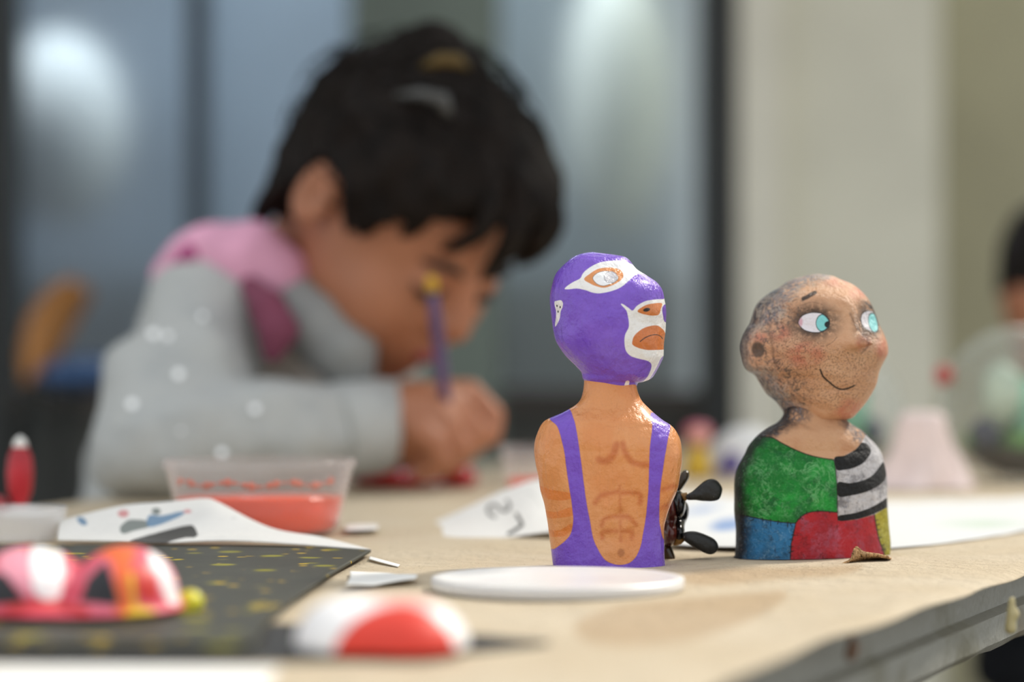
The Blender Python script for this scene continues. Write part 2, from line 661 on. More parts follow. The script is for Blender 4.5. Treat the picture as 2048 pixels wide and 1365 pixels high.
# =================================================================== TABLE
E0 = np.array([0.052, 0.706]); UD = np.array([0.1754, 0.3916]); UD /= np.linalg.norm(UD); WD = np.array([-UD[1], UD[0]])
TA = math.atan2(UD[1], UD[0])
TM = Matrix.Translation((E0[0], E0[1], 0)) @ Matrix.Rotation(TA, 4, 'Z')     # x along the long edge, y across to the left
t_root = empty('work_table', (E0[0] + 0.2, E0[1] + 0.5, 0), 'long grey-white folding table under brown kraft paper', 'table')
m_tab = Mat('table_plastic', '#8d8c82', 0.5)
m_tab.mix(m_tab.rng(m_tab.noise(18, 5), 0.5, 0.75), '#75725f')
m_tab.mix(m_tab.rng(m_tab.noise(9, 3), 0.62, 0.72), '#7d7462')
m_tab.bump(m_tab.noise(90), 0.0015)
LT0, LT1, WT = -0.9, 1.9, 0.68
bm = bmesh.new()
prof = [(0.009, TZ - 0.001), (0.009, TZ - 0.018), (0.004, TZ - 0.020), (0.004, TZ - 0.032), (0.008, TZ - 0.036), (0.02, TZ - 0.036)]
prof2 = prof + [(WT - a, b) for a, b in reversed(prof)]
rings = []
for x in np.linspace(LT0, LT1, 120):
    rings.append([bm.verts.new(TM @ Vector((x, yy + (random.uniform(-0.0006, 0.0006) if zz < TZ - 0.03 else 0), zz + (random.uniform(-0.001, 0.001) if zz < TZ - 0.033 else 0)))) for yy, zz in prof2])
for a, b in zip(rings[:-1], rings[1:]):
    for i in range(len(prof2)):
        j = (i + 1) % len(prof2)
        bm.faces.new((a[i], a[j], b[j], b[i]))
bm.faces.new(rings[0]); bm.faces.new(rings[-1])
bm_obj('tabletop', bm, m_tab.m, t_root)
m_leg = plain('leg_steel', '#3b3b3a', 0.4, metal=0.6)
for x in (LT0 + 0.15, LT1 - 0.15):
    for y in (0.08, WT - 0.08):
        p = TM @ Vector((x, y, 0))
        lathe('leg', [(0.0, 0), (0.016, 0), (0.014, 0.01), (0.014, TZ - 0.04), (0.0, TZ - 0.04)], p, m_leg.m, t_root, 16)
# glue and rust runs on the rim
def drip(px, py0, py1, wpx, color, name, label):
    y = G(px, py0 - 20)[1] + 0.006
    F = Field(P(px - 60, py1 + 60, y) - [0, .03, 0], P(px + 60, py0 - 60, y) + [0, .03, 0], 0.0007)
    a, b = P(px, py0, y), P(px - 3, py1, y)
    F.cap(a, wpx * .55 * y / FPX, b, wpx * y / FPX, 0.001)
    F.ell(P(px + 6, (py0 + py1) / 2, y), [wpx * .8 * y / FPX] * 3, None, 0.002)
    o = F.build(name, plain(name, color, 0.35).m, t_root, label=label)
    return o
drip(2024, 1200, 1258, 12, '#b9ab7c', 'glue_run', 'dried yellowish glue run on the table rim')
drip(1704, 1278, 1312, 13, '#6d4f38', 'rust_run', 'brown stain running down the table rim')

# kraft paper covering
m_kraft = Mat('kraft_paper', '#c8b79b', 0.75, 0.3)
m_kraft.mix(m_kraft.rng(m_kraft.noise(14, 4), 0.35, 0.7, 0, 0.55), '#d4c7b0')
m_kraft.mix(m_kraft.rng(m_kraft.noise(260, 4, 0.7), 0.6, 0.8, 0, 0.4), '#b0946e')
m_kraft.paint('water', '#a98860', 9.0, 0.5, 8.0)  # figurines' cast shadows painted into the paper colour
m_kraft.mix(m_kraft.rng(m_kraft.noise(900, 2, 0.5), 0.7, 0.76, 0, 0.75), '#6a5038')
m_kraft.bump(m_kraft.noise(55, 7, 0.66), 0.006)
nu, nw = 500, 190
uu = np.linspace(LT0 + 0.02, LT1 - 0.02, nu)
ww = np.concatenate([np.linspace(-0.014, 0.20, 120), np.linspace(0.205, WT - 0.004, 70)])
U, W = np.meshgrid(uu, ww, indexing='ij')
edge = -0.009 + 0.0012 * np.sin(U * 21) + 0.0008 * np.sin(U * 57 + 1)
W2 = np.where(W < 0.02, edge + (W + 0.014) * (0.02 - edge) / 0.034, W)
XY = E0 + U[..., None] * UD + W2[..., None] * WD
Z = TZ + 0.0014 + 0.0004 * np.sin(U * 31 + W * 25) + 0.0003 * np.sin(W * 60 - U * 18)
curl = np.clip((0.03 - W2) / 0.035, 0, 1) ** 2
Z += curl * (0.0012 * np.sin(U * 14 - 0.6) + 0.0006) - 0.0022 * np.clip((0.0 - W2) / 0.009, 0, 1) ** 2
V = np.concatenate([XY, Z[..., None]], -1).reshape(-1, 3)
i, j = np.meshgrid(np.arange(nu - 1), np.arange(nw - 1), indexing='ij'); i, j = i.ravel(), j.ravel()
F = np.stack([i * nw + j, (i + 1) * nw + j, (i + 1) * nw + j + 1, i * nw + j + 1], 1)
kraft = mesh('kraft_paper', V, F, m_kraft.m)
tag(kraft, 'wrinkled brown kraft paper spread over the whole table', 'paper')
q = proj(V)
attr(kraft, 'water', np.minimum(sd_poly(q, [(1150, 1250), (1230, 1215), (1360, 1200), (1480, 1190), (1570, 1185), (1550, 1215), (1480, 1250), (1380, 1280), (1260, 1292), (1180, 1285)]),  # 'water' holds the figurines' cast shadows, not wet paper
                                sd_poly(q, [(1370, 1150), (1480, 1136), (1620, 1134), (1720, 1130), (1690, 1150), (1560, 1160), (1400, 1172)])))  # outlines of the two shadow areas tinted into the paper
md = kraft.modifiers.new('thickness', 'SOLIDIFY'); md.thickness = 0.0004; md.offset = -1.0

# =================================================================== MASKED WRESTLER FIGURE
DA = 1.095
figA = empty('wrestler_figurine', [P(1218, 1140, DA)[0], DA, TZ], 'glossy hand-painted bust of a masked wrestler in purple mask and purple singlet', 'figurine')
c8 = crop(1090, 500, 260 / 1224)
hl = [(455, 21), (440, 21), (330, 52), (240, 98), (120, 215), (70, 330), (50, 450), (54, 600), (75, 760), (110, 880), (200, 1000), (300, 1095), (352, 1150), (366, 1210), (420, 1262), (540, 1310), (620, 1330)]
hr = [(455, 21), (520, 26), (600, 35), (740, 60), (800, 98), (870, 180), (960, 240), (1050, 310), (1098, 390), (1114, 480), (1130, 600), (1133, 760), (1131, 960), (1115, 1040), (1060, 1150), (1010, 1212), (930, 1243), (880, 1252), (862, 1285), (830, 1318), (620, 1330)]
V, F = loft(c8(hl), c8(hr), DA, [(500, 0.95), (640, 0.95), (740, 0.95), (790, 0.95)], 300, 420)
N = normals(V, F)
q0 = proj(V)
pm = DA / FPX
bulge = lump(V, 0.00045, 160, 3) + lump(V, 0.00018, 420, 4)
front = np.clip(-N[:, 1], 0, 1)
g8 = lambda x, y, r: np.exp(-(((q0[:, 0] - (1090 + x * .2124)) ** 2 + (q0[:, 1] - (500 + y * .2124)) ** 2) / (r * .2124) ** 2)) * front
bulge += pm * (6 * g8(960, 340, 150) - 5 * g8(600, 270, 170) + 5 * g8(560, 265, 90) + 5 * g8(1000, 560, 110) - 4 * g8(900, 680, 90) + 4 * g8(960, 850, 130) + 3 * g8(520, 640, 220) - 3 * g8(130, 600, 70))
V = V + N * bulge[:, None]
m_head = Mat('purple_gloss_paint', '#7347c2', 0.3, 0.5)
m_head.mix(m_head.rng(m_head.noise(60, 4, 0.6), 0.4, 0.75, 0, 0.55), '#8a63d4')
m_head.mix(m_head.rng(m_head.noise(45, 3, 0.6, (1, 1, 0.4)), 0.55, 0.8, 0, 0.5), '#5f35ad')
sd = {}
q = proj(V)
ori = q.copy()
# the far half of the face carries the same paint: mirror it about the middle plane of the head
fd = np.array([math.sin(math.radians(58)), -math.cos(math.radians(58)), 0]); rt = np.array([fd[1], -fd[0], 0])
hc = np.array([P(1216, 640, DA)[0], DA, 0])
back = N[:, 1] > 0.05
Vm = V - 2 * ((V - hc) @ rt)[:, None] * rt
q[back] = proj(Vm)[back]
far = back & (((V - hc) @ fd) < -0.004)
q[far & (((V - hc) @ rt) * np.sign(rt[1]) < 0)] += 3000
poly = lambda pts: sd_poly(q, c8(pts))
sd['eyewhite'] = poly([(185, 370), (250, 312), (330, 270), (355, 225), (400, 180), (500, 125), (600, 105), (700, 100), (770, 112), (820, 138), (900, 185), (985, 240), (960, 245), (925, 226), (880, 226), (840, 245), (790, 290), (740, 335), (680, 370), (600, 395), (510, 410), (440, 400), (380, 380), (300, 365)])
sd['eyeorange'] = poly([(368, 275), (430, 220), (500, 180), (580, 167), (660, 172), (715, 195), (738, 240), (720, 280), (680, 310), (620, 340), (550, 357), (480, 342), (420, 315)])
sd['eyeball'] = poly([(452, 270), (480, 230), (530, 207), (590, 203), (650, 222), (688, 260), (660, 300), (600, 325), (545, 337), (490, 318)])
sd['iris'] = sd_ell(q, c8([(618, 258)])[0], 13, 11.5)
sd['mouthwhite'] = poly([(712, 510), (740, 515), (790, 550), (825, 572), (860, 535), (910, 500), (980, 475), (1110, 465), (1180, 480), (1180, 985), (1115, 1000), (1085, 1035), (1060, 1090), (1020, 1160), (985, 1215), (960, 1270), (900, 1270), (930, 1235), (965, 1195), (992, 1140), (1003, 1090), (990, 1062), (950, 1042), (860, 1020), (800, 995), (760, 945), (748, 860), (755, 800), (785, 740), (790, 690), (780, 620), (765, 570)])
sd['noseorange'] = poly([(870, 580), (930, 530), (1000, 508), (1100, 503), (1090, 560), (1072, 610), (1020, 620), (950, 612)])
sd['nostril'] = sd_ell(q, c8([(957, 565)])[0], 7.2, 3.8, -12)
sd['purplefix'] = poly([(1106, 540), (1150, 520), (1160, 680), (1125, 675), (1112, 630)])
sd['lips'] = poly([(820, 870), (840, 810), (900, 755), (970, 722), (1050, 712), (1100, 740), (1130, 780), (1150, 850), (1140, 930), (1060, 943), (960, 943), (880, 925), (830, 900)])
sd['frown'] = sd_line(q, c8([(895, 865), (940, 830), (1000, 805), (1050, 800), (1085, 813), (1107, 838)]), 0.95)
sd['earwhite'] = poly([(90, 490), (110, 481), (150, 475), (168, 500), (165, 540), (148, 580), (140, 640), (120, 690), (97, 725), (95, 700), (103, 640), (105, 580), (92, 530)])
sd['eardots'] = np.minimum(np.minimum(sd_ell(q, c8([(113, 528)])[0], 1.5, 2.4), sd_ell(q, c8([(143, 540)])[0], 1.5, 2.4)), sd_ell(q, c8([(123, 582)])[0], 1.5, 2.6))
sd['tagwhite'] = poly([(760, 1240), (795, 1240), (776, 1305), (745, 1305)])
m_head.paint('eyewhite', '#f3f1ee', 0.7, 1, 1.0).paint('eyeorange', '#de8f4f', 0.7, 1, 1.0)
m_head.paint('eyeball', '#55504c', 0.6, 1, 0.4, 0.9).paint('eyeball', '#f4f4f4', 0.6, 1, 0.4)
m_head.paint('iris', '#8d8b8d', 0.7, 0.9, 0.6, 0.6).paint('iris', '#cfcccf', 1.2, 1, 0.8, -0.4)
m_head.paint('mouthwhite', '#eeece8', 0.7, 1, 1.0).paint('purplefix', '#6a42b4', 0.7, 1, 0.6).paint('noseorange', '#d27a38', 0.7, 1, 0.8).paint('nostril', '#1a120e', 0.5)
m_head.paint('lips', '#cf7434', 0.7, 1, 0.8).paint('frown', '#2a1710', 0.5, 1, 0.4)
m_head.paint('earwhite', '#efe9e6', 0.6, 1, 0.6).paint('eardots', '#15110f', 0.4).paint('tagwhite', '#efe6e2', 0.6, 1, 0.5)
m_head.t.links.new(m_head.rng(m_head.noise(120, 4), 0.3, 0.7, 0.22, 0.45), m_head.b.inputs['Roughness'])
m_head.bump(m_head.math('ADD', m_head.noise(130, 5, 0.6), m_head.math('MULTIPLY', m_head.noise(420, 3, 0.5, (1, 1, 0.25)), 0.5)), 0.0018)
m_head.set(Coat_Weight=0.35, Coat_Roughness=0.2)
head = mesh('head', V, F, m_head.m, figA, label='purple mask with white and orange eye, nose and mouth openings')
for k, v in sd.items(): attr(head, k, v)

c2 = crop(1040, 760, 420 / 1365)
tl = [(585, -60), (470, -50), (420, -20), (413, 30), (400, 80), (370, 140), (305, 195), (205, 250), (150, 290), (115, 360), (100, 440), (110, 540), (135, 690), (168, 880), (189, 1000), (200, 1110), (218, 1225), (228, 1250), (330, 1264), (585, 1268)]
tr = [(585, -60), (690, -50), (745, -20), (756, 30), (767, 80), (800, 150), (870, 220), (970, 290), (1020, 350), (1046, 420), (1048, 540), (1030, 680), (985, 810), (950, 910), (939, 1000), (940, 1150), (942, 1235), (930, 1260), (830, 1268), (585, 1268)]
V, F = loft(c2(tl), c2(tr), DA, [(740, 0.95), (800, 0.85), (850, 0.62), (900, 0.58), (1000, 0.62), (1149, 0.72)], 330, 460, expo=2.25)
N = normals(V, F)
q0 = proj(V); front = np.clip(-N[:, 1], 0, 1)
g2 = lambda x, y, r: np.exp(-(((q0[:, 0] - (1040 + x * .3077)) ** 2 + (q0[:, 1] - (760 + y * .3077)) ** 2) / (r * .3077) ** 2)) * front
bulge = lump(V, 0.0004, 170, 13) + lump(V, 0.00018, 420, 14)
bulge += pm * (6 * g2(540, 440, 110) + 6 * g2(760, 440, 110) - 3 * g2(650, 420, 60) + 3 * g2(560, 830, 70) + 3 * g2(730, 830, 70) + 3 * g2(570, 950, 60) + 3 * g2(710, 950, 60) - 3 * g2(650, 880, 40) + 6 * g2(190, 560, 130) + 5 * g2(980, 560, 110) - 4 * g2(300, 600, 60) - 2 * g2(880, 600, 60))
V = V + N * bulge[:, None]
V[:, 2] = np.maximum(V[:, 2], TZ + 0.0016)
q = proj(V)
m_tor = Mat('orange_gloss_paint', '#dd9254', 0.36, 0.5)
m_tor.mix(m_tor.rng(m_tor.noise(50, 4, 0.6), 0.4, 0.75, 0, 0.6), '#d8803c')
m_tor.mix(m_tor.rng(m_tor.noise(70, 4, 0.6, (1, 1, 0.35)), 0.5, 0.8, 0, 0.5), '#e6a369')
ST = 0
sd = {}
strokes = [([(515, 520), (560, 528), (605, 490), (628, 425)], 7), ([(668, 420), (690, 485), (740, 540), (835, 555)], 6), ([(490, 800), (525, 755), (590, 738), (640, 727)], 4.5), ([(660, 737), (720, 735), (780, 745), (780, 800)], 4.5),
           ([(530, 950), (545, 908), (600, 890), (640, 890)], 4), ([(660, 890), (710, 895), (752, 940)], 4), ([(535, 1030), (542, 990), (630, 985)], 4), ([(660, 985), (725, 990), (725, 1030)], 4), ([(648, 690), (652, 870), (655, 1050)], 1.8),
           ([(925, 715), (960, 705), (1000, 690)], 5), ([(925, 830), (955, 820)], 5)]
d = np.full(len(q), 60.0)
for pts, wd in strokes: d = np.minimum(d, sd_line(q, c2(pts), wd))
sd['muscle'] = d
d = np.full(len(q), 60.0)
for pts in ([(120, 690), (200, 715), (330, 738), (325, 775), (250, 785), (165, 765)], [(140, 850), (230, 860), (335, 830), (350, 880), (250, 900), (160, 895)], [(165, 970), (250, 980), (335, 935), (340, 975), (280, 1020), (175, 1015)]):
    d = np.minimum(d, sd_poly(q, c2(pts)))
sd['armband'] = d
sd['navel'] = sd_ell(q, c2([(657, 1125)])[0], 7, 8)
sd['singlet'] = sd_poly(q, c2([(195, 245), (310, 190), (345, 245), (365, 320), (385, 450), (400, 560), (415, 680), (435, 820), (455, 920), (475, 1030), (510, 1110), (550, 1170), (600, 1197), (650, 1205), (710, 1192), (755, 1150), (785, 1080), (800, 1000), (820, 880), (835, 720), (840, 560), (845, 440), (860, 300), (848, 235), (870, 215), (972, 285), (960, 390), (935, 540), (915, 680), (908, 760), (905, 900), (912, 960), (935, 1040), (1000, 1045), (1000, 1330), (150, 1330), (150, 1110), (205, 1102), (235, 1094), (320, 1020), (345, 930), (340, 830), (320, 700), (300, 560), (290, 480), (265, 370), (240, 300)]))
m_tor.paint('muscle', '#c2662a', 5.0, 0.78, 4.0).paint('armband', '#d9782a', 0.9, 0.85, 1.5).paint('navel', '#a9622c', 2.5, 0.8)
m_tor.paint('singlet', '#b0682e', 1.0, 0.6, 1.0, 0.9).paint('singlet', '#7347c2', 0.7, 1, 1.0)
m_tor.t.links.new(m_tor.rng(m_tor.noise(120, 4), 0.3, 0.7, 0.24, 0.48), m_tor.b.inputs['Roughness'])
m_tor.bump(m_tor.math('ADD', m_tor.noise(130, 5, 0.6), m_tor.math('MULTIPLY', m_tor.noise(420, 3, 0.5, (1, 1, 0.25)), 0.5)), 0.0018)
m_tor.set(Coat_Weight=0.35, Coat_Roughness=0.2)
torso = mesh('torso', V, F, m_tor.m, figA, label='orange bare chest under a purple singlet with two straps')
for k, v in sd.items(): attr(torso, k, v)

# =================================================================== BALD PATCHWORK FIGURE
DB = 1.155
figB = empty('patchwork_figurine', [P(1622, 1120, DB)[0], DB, TZ], 'bald smiling painted bust with blue eyes and a patchwork green, striped and red shirt', 'figurine')
c3 = crop(1440, 520, 400 / 1606)
hl = [(800, 112), (780, 113), (650, 138), (560, 173), (470, 225), (380, 280), (310, 340), (268, 420), (240, 515), (212, 562), (185, 610), (170, 690), (180, 770), (195, 840), (228, 885), (290, 922), (330, 990), (380, 1070), (450, 1132), (492, 1190), (530, 1250), (620, 1310), (740, 1330)]
hr = [(800, 112), (900, 122), (960, 148), (1060, 200), (1130, 260), (1190, 330), (1232, 420), (1262, 500), (1298, 570), (1325, 640), (1340, 710), (1335, 765), (1300, 830), (1270, 900), (1245, 1000), (1208, 1080), (1150, 1165), (1110, 1215), (1060, 1265), (1000, 1286), (930, 1295), (860, 1318), (740, 1330)]
V, F = loft(c3(hl), c3(hr), DB, [(500, 0.86), (700, 0.84), (860, 0.8)], 300, 420)
N = normals(V, F); pm = DB / FPX
q0 = proj(V); front = np.clip(-N[:, 1], 0, 1)
g3 = lambda x, y, r, ry=None: np.exp(-((q0[:, 0] - (1440 + x * .249)) ** 2 / (r * .249) ** 2 + (q0[:, 1] - (520 + y * .249)) ** 2 / ((ry or r) * .249) ** 2)) * front
bulge = lump(V, 0.0004, 170, 23) + lump(V, 0.0002, 430, 24)
bulge += pm * (-7 * g3(750, 500, 150, 110) + 5 * g3(750, 500, 95, 65) - 8 * g3(1190, 480, 75, 130) + 12 * g3(1000, 330, 120, 90) + 5 * g3(640, 740, 150) + 8 * g3(1290, 700, 70, 100) + 13 * g3(270, 690, 105, 130) - 12 * g3(305, 720, 42, 50) - 6 * g3(420, 740, 60, 160) + 6 * g3(1010, 1180, 150) - 4 * g3(960, 1040, 110, 30))
V = V + N * bulge[:, None]
nd = np.array([0.74, -0.67, -0.05]); nd /= np.linalg.norm(nd)
nose = 50 * g3(1052, 654, 64, 50) + 20 * g3(1050, 560, 55, 85) + 8 * g3(1040, 440, 60, 90)
V = V + nd * (nose * pm)[:, None]
V[:, 2] -= g3(1062, 652, 66, 52) * 3 * pm
q = proj(V)
sd = {}
poly = lambda pts: sd_poly(q, c3(pts))
sd['eye'] = poly([(633, 500), (660, 455), (710, 432), (770, 427), (830, 440), (870, 480), (877, 520), (850, 560), (800, 579), (740, 579), (680, 562), (645, 530)])
sd['iris'] = np.maximum(sd_ell(q, c3([(828, 508)])[0], 14.5, 18), sd['eye'])
sd['pupil'] = np.maximum(sd_ell(q, c3([(872, 520)])[0], 8.5, 7), sd['eye'])
sd['pinkcorner'] = np.maximum(sd_ell(q, c3([(640, 500)])[0], 6, 10), sd['eye'])
sd['eye2'] = poly([(1135, 470), (1150, 430), (1190, 413), (1230, 422), (1255, 470), (1270, 540), (1256, 582), (1215, 572), (1165, 545), (1140, 510)])
sd['iris2'] = np.maximum(sd_ell(q, c3([(1232, 505)])[0], 10, 20, -12), sd['eye2'])
sd['socket'] = np.minimum(sd_ell(q, c3([(755, 500)])[0], 46, 34), sd_ell(q, c3([(1200, 490)])[0], 27, 38))
sd['brow'] = np.minimum(sd_line(q, c3([(668, 312), (710, 292), (762, 262)]), 3.8), sd_line(q, c3([(1170, 345), (1215, 385)]), 1.5))
sd['smile'] = sd_line(q, c3([(805, 880), (830, 940), (880, 985), (930, 1025), (980, 1041), (1030, 1032), (1080, 1010)]), 1.6)
sd['earhole'] = sd_ell(q, c3([(305, 722)])[0], 12.5, 16, -15)
b = [((690, 760), 36, 24), ((1155, 660), 14, 16), ((1060, 1215), 36, 22), ((1310, 710), 16, 22), ((480, 590), 22, 14), ((300, 610), 18, 12), ((960, 175), 26, 10), ((1130, 260), 20, 14), ((670, 840), 16, 8)]
d = np.full(len(q), 60.0)
for c_, rx, ry in b: d = np.minimum(d, sd_ell(q, c3([c_])[0], rx, ry))
sd['blush'] = d
sd['grey'] = poly([(900, 60), (840, 150), (700, 185), (600, 260), (520, 340), (470, 460), (330, 530), (240, 600), (210, 760), (250, 880), (380, 900), (470, 1000), (560, 1130), (640, 1200), (700, 1400), (200, 1400), (100, 1000), (60, 300), (400, 60)])
sd['darkback'] = poly([(560, 100), (480, 230), (380, 320), (320, 420), (270, 520), (215, 570), (190, 700), (205, 850), (330, 960), (430, 1090), (520, 1200), (480, 1400), (0, 1400), (0, 100)])
sd['crease'] = np.minimum(np.minimum(sd_line(q, c3([(850, 690), (900, 665), (940, 620)]), 0.8), sd_line(q, c3([(550, 520), (565, 580), (600, 620)]), 0.7)), sd_line(q, c3([(640, 370), (740, 340), (820, 360)]), 0.7))
cr_ = np.full(len(q), 60.0)
for pts_, w_ in (([(385, 565), (410, 640), (425, 740), (440, 830), (470, 870)], 1.4), ([(240, 560), (215, 640), (205, 740), (230, 840), (330, 880), (430, 885)], 1.2), ([(1045, 430), (1085, 520), (1145, 600), (1188, 645), (1183, 700), (1140, 745)], 1.1), ([(1150, 330), (1205, 365), (1240, 420)], 1.5)):
    cr_ = np.minimum(cr_, sd_line(q, c3(pts_), w_))
sd['softline'] = cr_  # the nose outline among these paints in its shading step against the far cheek
sd['scum'] = poly([(330, 420), (520, 330), (680, 340), (620, 470), (560, 560), (420, 600), (430, 760), (560, 850), (680, 1000), (700, 1180), (560, 1150), (430, 1010), (330, 920), (230, 870), (190, 740), (220, 600)])
sd['speck'] = poly([(400, 560), (600, 560), (900, 700), (1200, 720), (1290, 800), (1200, 1050), (1000, 1200), (700, 1150), (450, 1000), (420, 760)])
m_hb = Mat('skin_paint', '#d29f78', 0.4, 0.5)
m_hb.mix(m_hb.rng(m_hb.noise(55, 5, 0.6), 0.35, 0.7, 0, 0.7), '#e0b590')
m_hb.mix(m_hb.rng(m_hb.noise(38, 4, 0.6), 0.52, 0.75, 0, 0.5), '#be8561')
fine = lambda m, lo, hi: m.rng(m.noise(480, 6, 0.75, dist=0.6), lo, hi)
m_hb.paint('blush', '#c2604c', 9, 0.62, 8, 0, m_hb.rng(m_hb.noise(140, 5, 0.7), 0.3, 0.62))
m_hb.paint('grey', '#77777c', 11, 0.92, 26, 3, fine(m_hb, 0.36, 0.54))
m_hb.paint('darkback', '#232226', 9, 0.95, 14, 5, m_hb.rng(m_hb.noise(200, 6, 0.7), 0.25, 0.5))
m_hb.paint('darkback', '#b9b7ba', 6, 0.6, 10, 0, fine(m_hb, 0.53, 0.62))
m_hb.paint('socket', '#3d2c20', 17, 0.95, 8, 2, m_hb.rng(m_hb.noise(300, 6, 0.75), 0.3, 0.55))
m_hb.paint('speck', '#5d4030', 12, 0.75, 5, 0, m_hb.rng(m_hb.noise(1300, 4, 0.75), 0.51, 0.6))
m_hb.paint('scum', '#4a4440', 14, 0.85, 16, 4, m_hb.rng(m_hb.noise(420, 8, 0.82, dist=1.0), 0.47, 0.58))
m_hb.paint('softline', '#4d3527', 3.0, 0.75, 3)
rid_ = m_hb.t.nodes.new('ShaderNodeMath'); rid_.operation = 'ABSOLUTE'
m_hb.t.links.new(m_hb.math('SUBTRACT', m_hb.noise(130, 7, 0.75, dist=1.0), 0.5), rid_.inputs[0])
m_hb.paint('grey', '#d0bda6', 11, 0.75, 20, 14, m_hb.rng(rid_.outputs[0], 0.0, 0.03, 1.0, 0.0))
m_hb.paint('crease', '#54392a', 0.8, 0.6, 1)
m_hb.paint('eye', '#171314', 1.1, 1, 0.6, 1.7).paint('eye', '#ece6e8', 0.6, 1, 0.4).paint('pinkcorner', '#d79aa6', 2, 0.8)
m_hb.paint('iris', '#15181a', 0.5, 1, 0.3, 0.3).paint('iris', '#86d8d6', 0.6, 1, 0.4, -1.1).paint('pupil', '#101012', 0.6, 1, 0.6)
m_hb.paint('eye2', '#171314', 1.0, 1, 0.5, 1.2).paint('eye2', '#d9d4d6', 0.6).paint('iris2', '#15181a', 0.5, 1, 0.3, 0.3).paint('iris2', '#86d0cf', 0.6, 1, 0.3, -0.9)
m_hb.paint('brow', '#211a17', 1.0, 0.9, 3.0).paint('smile', '#15110f', 0.55, 1, 0.6).paint('earhole', '#5a4c40', 2.5, 0.9, 3)
m_hb.bump(m_hb.math('ADD', m_hb.noise(150, 6, 0.65), m_hb.math('MULTIPLY', m_hb.noise(520, 4, 0.6), 0.45)), 0.0018)
m_hb.set(Specular_IOR_Level=0.4)
headb = mesh('head', V, F, m_hb.m, figB, label='bald head with smudged skin paint, big white eyes and a thin smile')
for k, v in sd.items(): attr(headb, k, v)

c4 = crop(1440, 820, 400 / 1606)
tl = [(770, -60), (600, -50), (520, -10), (505, 40), (485, 75), (440, 112), (350, 165), (270, 215), (212, 280), (180, 350), (130, 440), (105, 520), (92, 640), (95, 740), (105, 850), (115, 950), (118, 1080), (106, 1190), (112, 1238), (250, 1252), (740, 1252)]
tr = [(770, -60), (940, -50), (1005, -10), (1015, 50), (1035, 90), (1065, 115), (1150, 165), (1210, 220), (1270, 285), (1320, 360), (1345, 470), (1365, 600), (1371, 750), (1378, 900), (1378, 1050), (1378, 1170), (1370, 1210), (1200, 1250), (740, 1252)]
V, F = loft(c4(tl), c4(tr), DB, [(800, 0.85), (860, 0.75), (900, 0.6), (1000, 0.62), (1130, 0.62)], 330, 460, k=0.30, expo=2.3)
N = normals(V, F)
V = V + N * (lump(V, 0.00045, 150, 33) + lump(V, 0.00018, 430, 34))[:, None]
V[:, 2] = np.maximum(V[:, 2], TZ + 0.0016)
q = proj(V)
sd = {}
poly = lambda pts, s=True: sd_poly(q, c4(pts), s)
GREEN = [(160, 300), (250, 222), (330, 218), (420, 225), (500, 270), (600, 320), (700, 360), (800, 385), (912, 402), (925, 450), (940, 600), (945, 760), (942, 825), (800, 815), (700, 830), (650, 860), (608, 912), (500, 905), (350, 882), (200, 852), (100, 842), (30, 830), (30, 500)]
sd['green'] = poly(GREEN, False)
sd['blue'] = poly([(30, 830), (100, 842), (200, 852), (350, 882), (500, 905), (608, 912), (592, 990), (572, 1080), (565, 1200), (575, 1300), (30, 1300)], False)
sd['red'] = poly([(608, 912), (640, 870), (700, 830), (800, 815), (942, 825), (950, 892), (1050, 890), (1150, 870), (1240, 842), (1258, 950), (1280, 1050), (1310, 1130), (1330, 1200), (1340, 1300), (575, 1300), (565, 1200), (572, 1080), (592, 990)], False)
sd['yellow'] = poly([(1240, 842), (1370, 768), (1480, 740), (1480, 1300), (1340, 1300), (1330, 1200), (1310, 1130), (1280, 1050), (1258, 950)], False)
sd['stripe'] = poly([(912, 395), (1000, 370), (1090, 320), (1140, 262), (1190, 170), (1480, 170), (1480, 740), (1370, 768), (1240, 842), (1100, 882), (950, 892), (942, 825), (942, 650), (925, 450)], False)
blk = np.full(len(q), 60.0)
for s_ in ([(920, 385), (1000, 368), (1090, 318), (1140, 262), (1190, 285), (1212, 340), (1160, 420), (1080, 465), (990, 485), (935, 480)], [(945, 585), (1040, 590), (1140, 570), (1220, 530), (1280, 460), (1310, 420), (1332, 480), (1325, 560), (1260, 620), (1160, 665), (1050, 690), (950, 695)], [(945, 872), (960, 850), (1080, 830), (1200, 790), (1300, 735), (1400, 670), (1450, 680), (1370, 766), (1240, 836), (1120, 876), (1000, 894), (955, 892)]):
    blk = np.minimum(blk, sd_poly(q, c4(s_)))
sd['black'] = blk
ln = np.full(len(q), 60.0)
for pts in ([(100, 842), (200, 852), (350, 882), (500, 905), (608, 912)], [(608, 912), (640, 870), (700, 830), (800, 815), (942, 825)], [(608, 912), (592, 990), (572, 1080), (565, 1200), (570, 1250)], [(912, 402), (925, 450), (940, 600), (945, 760), (948, 892)], [(1240, 842), (1258, 950), (1280, 1050), (1310, 1130), (1330, 1200)], [(330, 214), (420, 225), (500, 270), (600, 320), (700, 360), (800, 385), (912, 402)]):
    ln = np.minimum(ln, sd_line(q, c4(pts), 1.25))
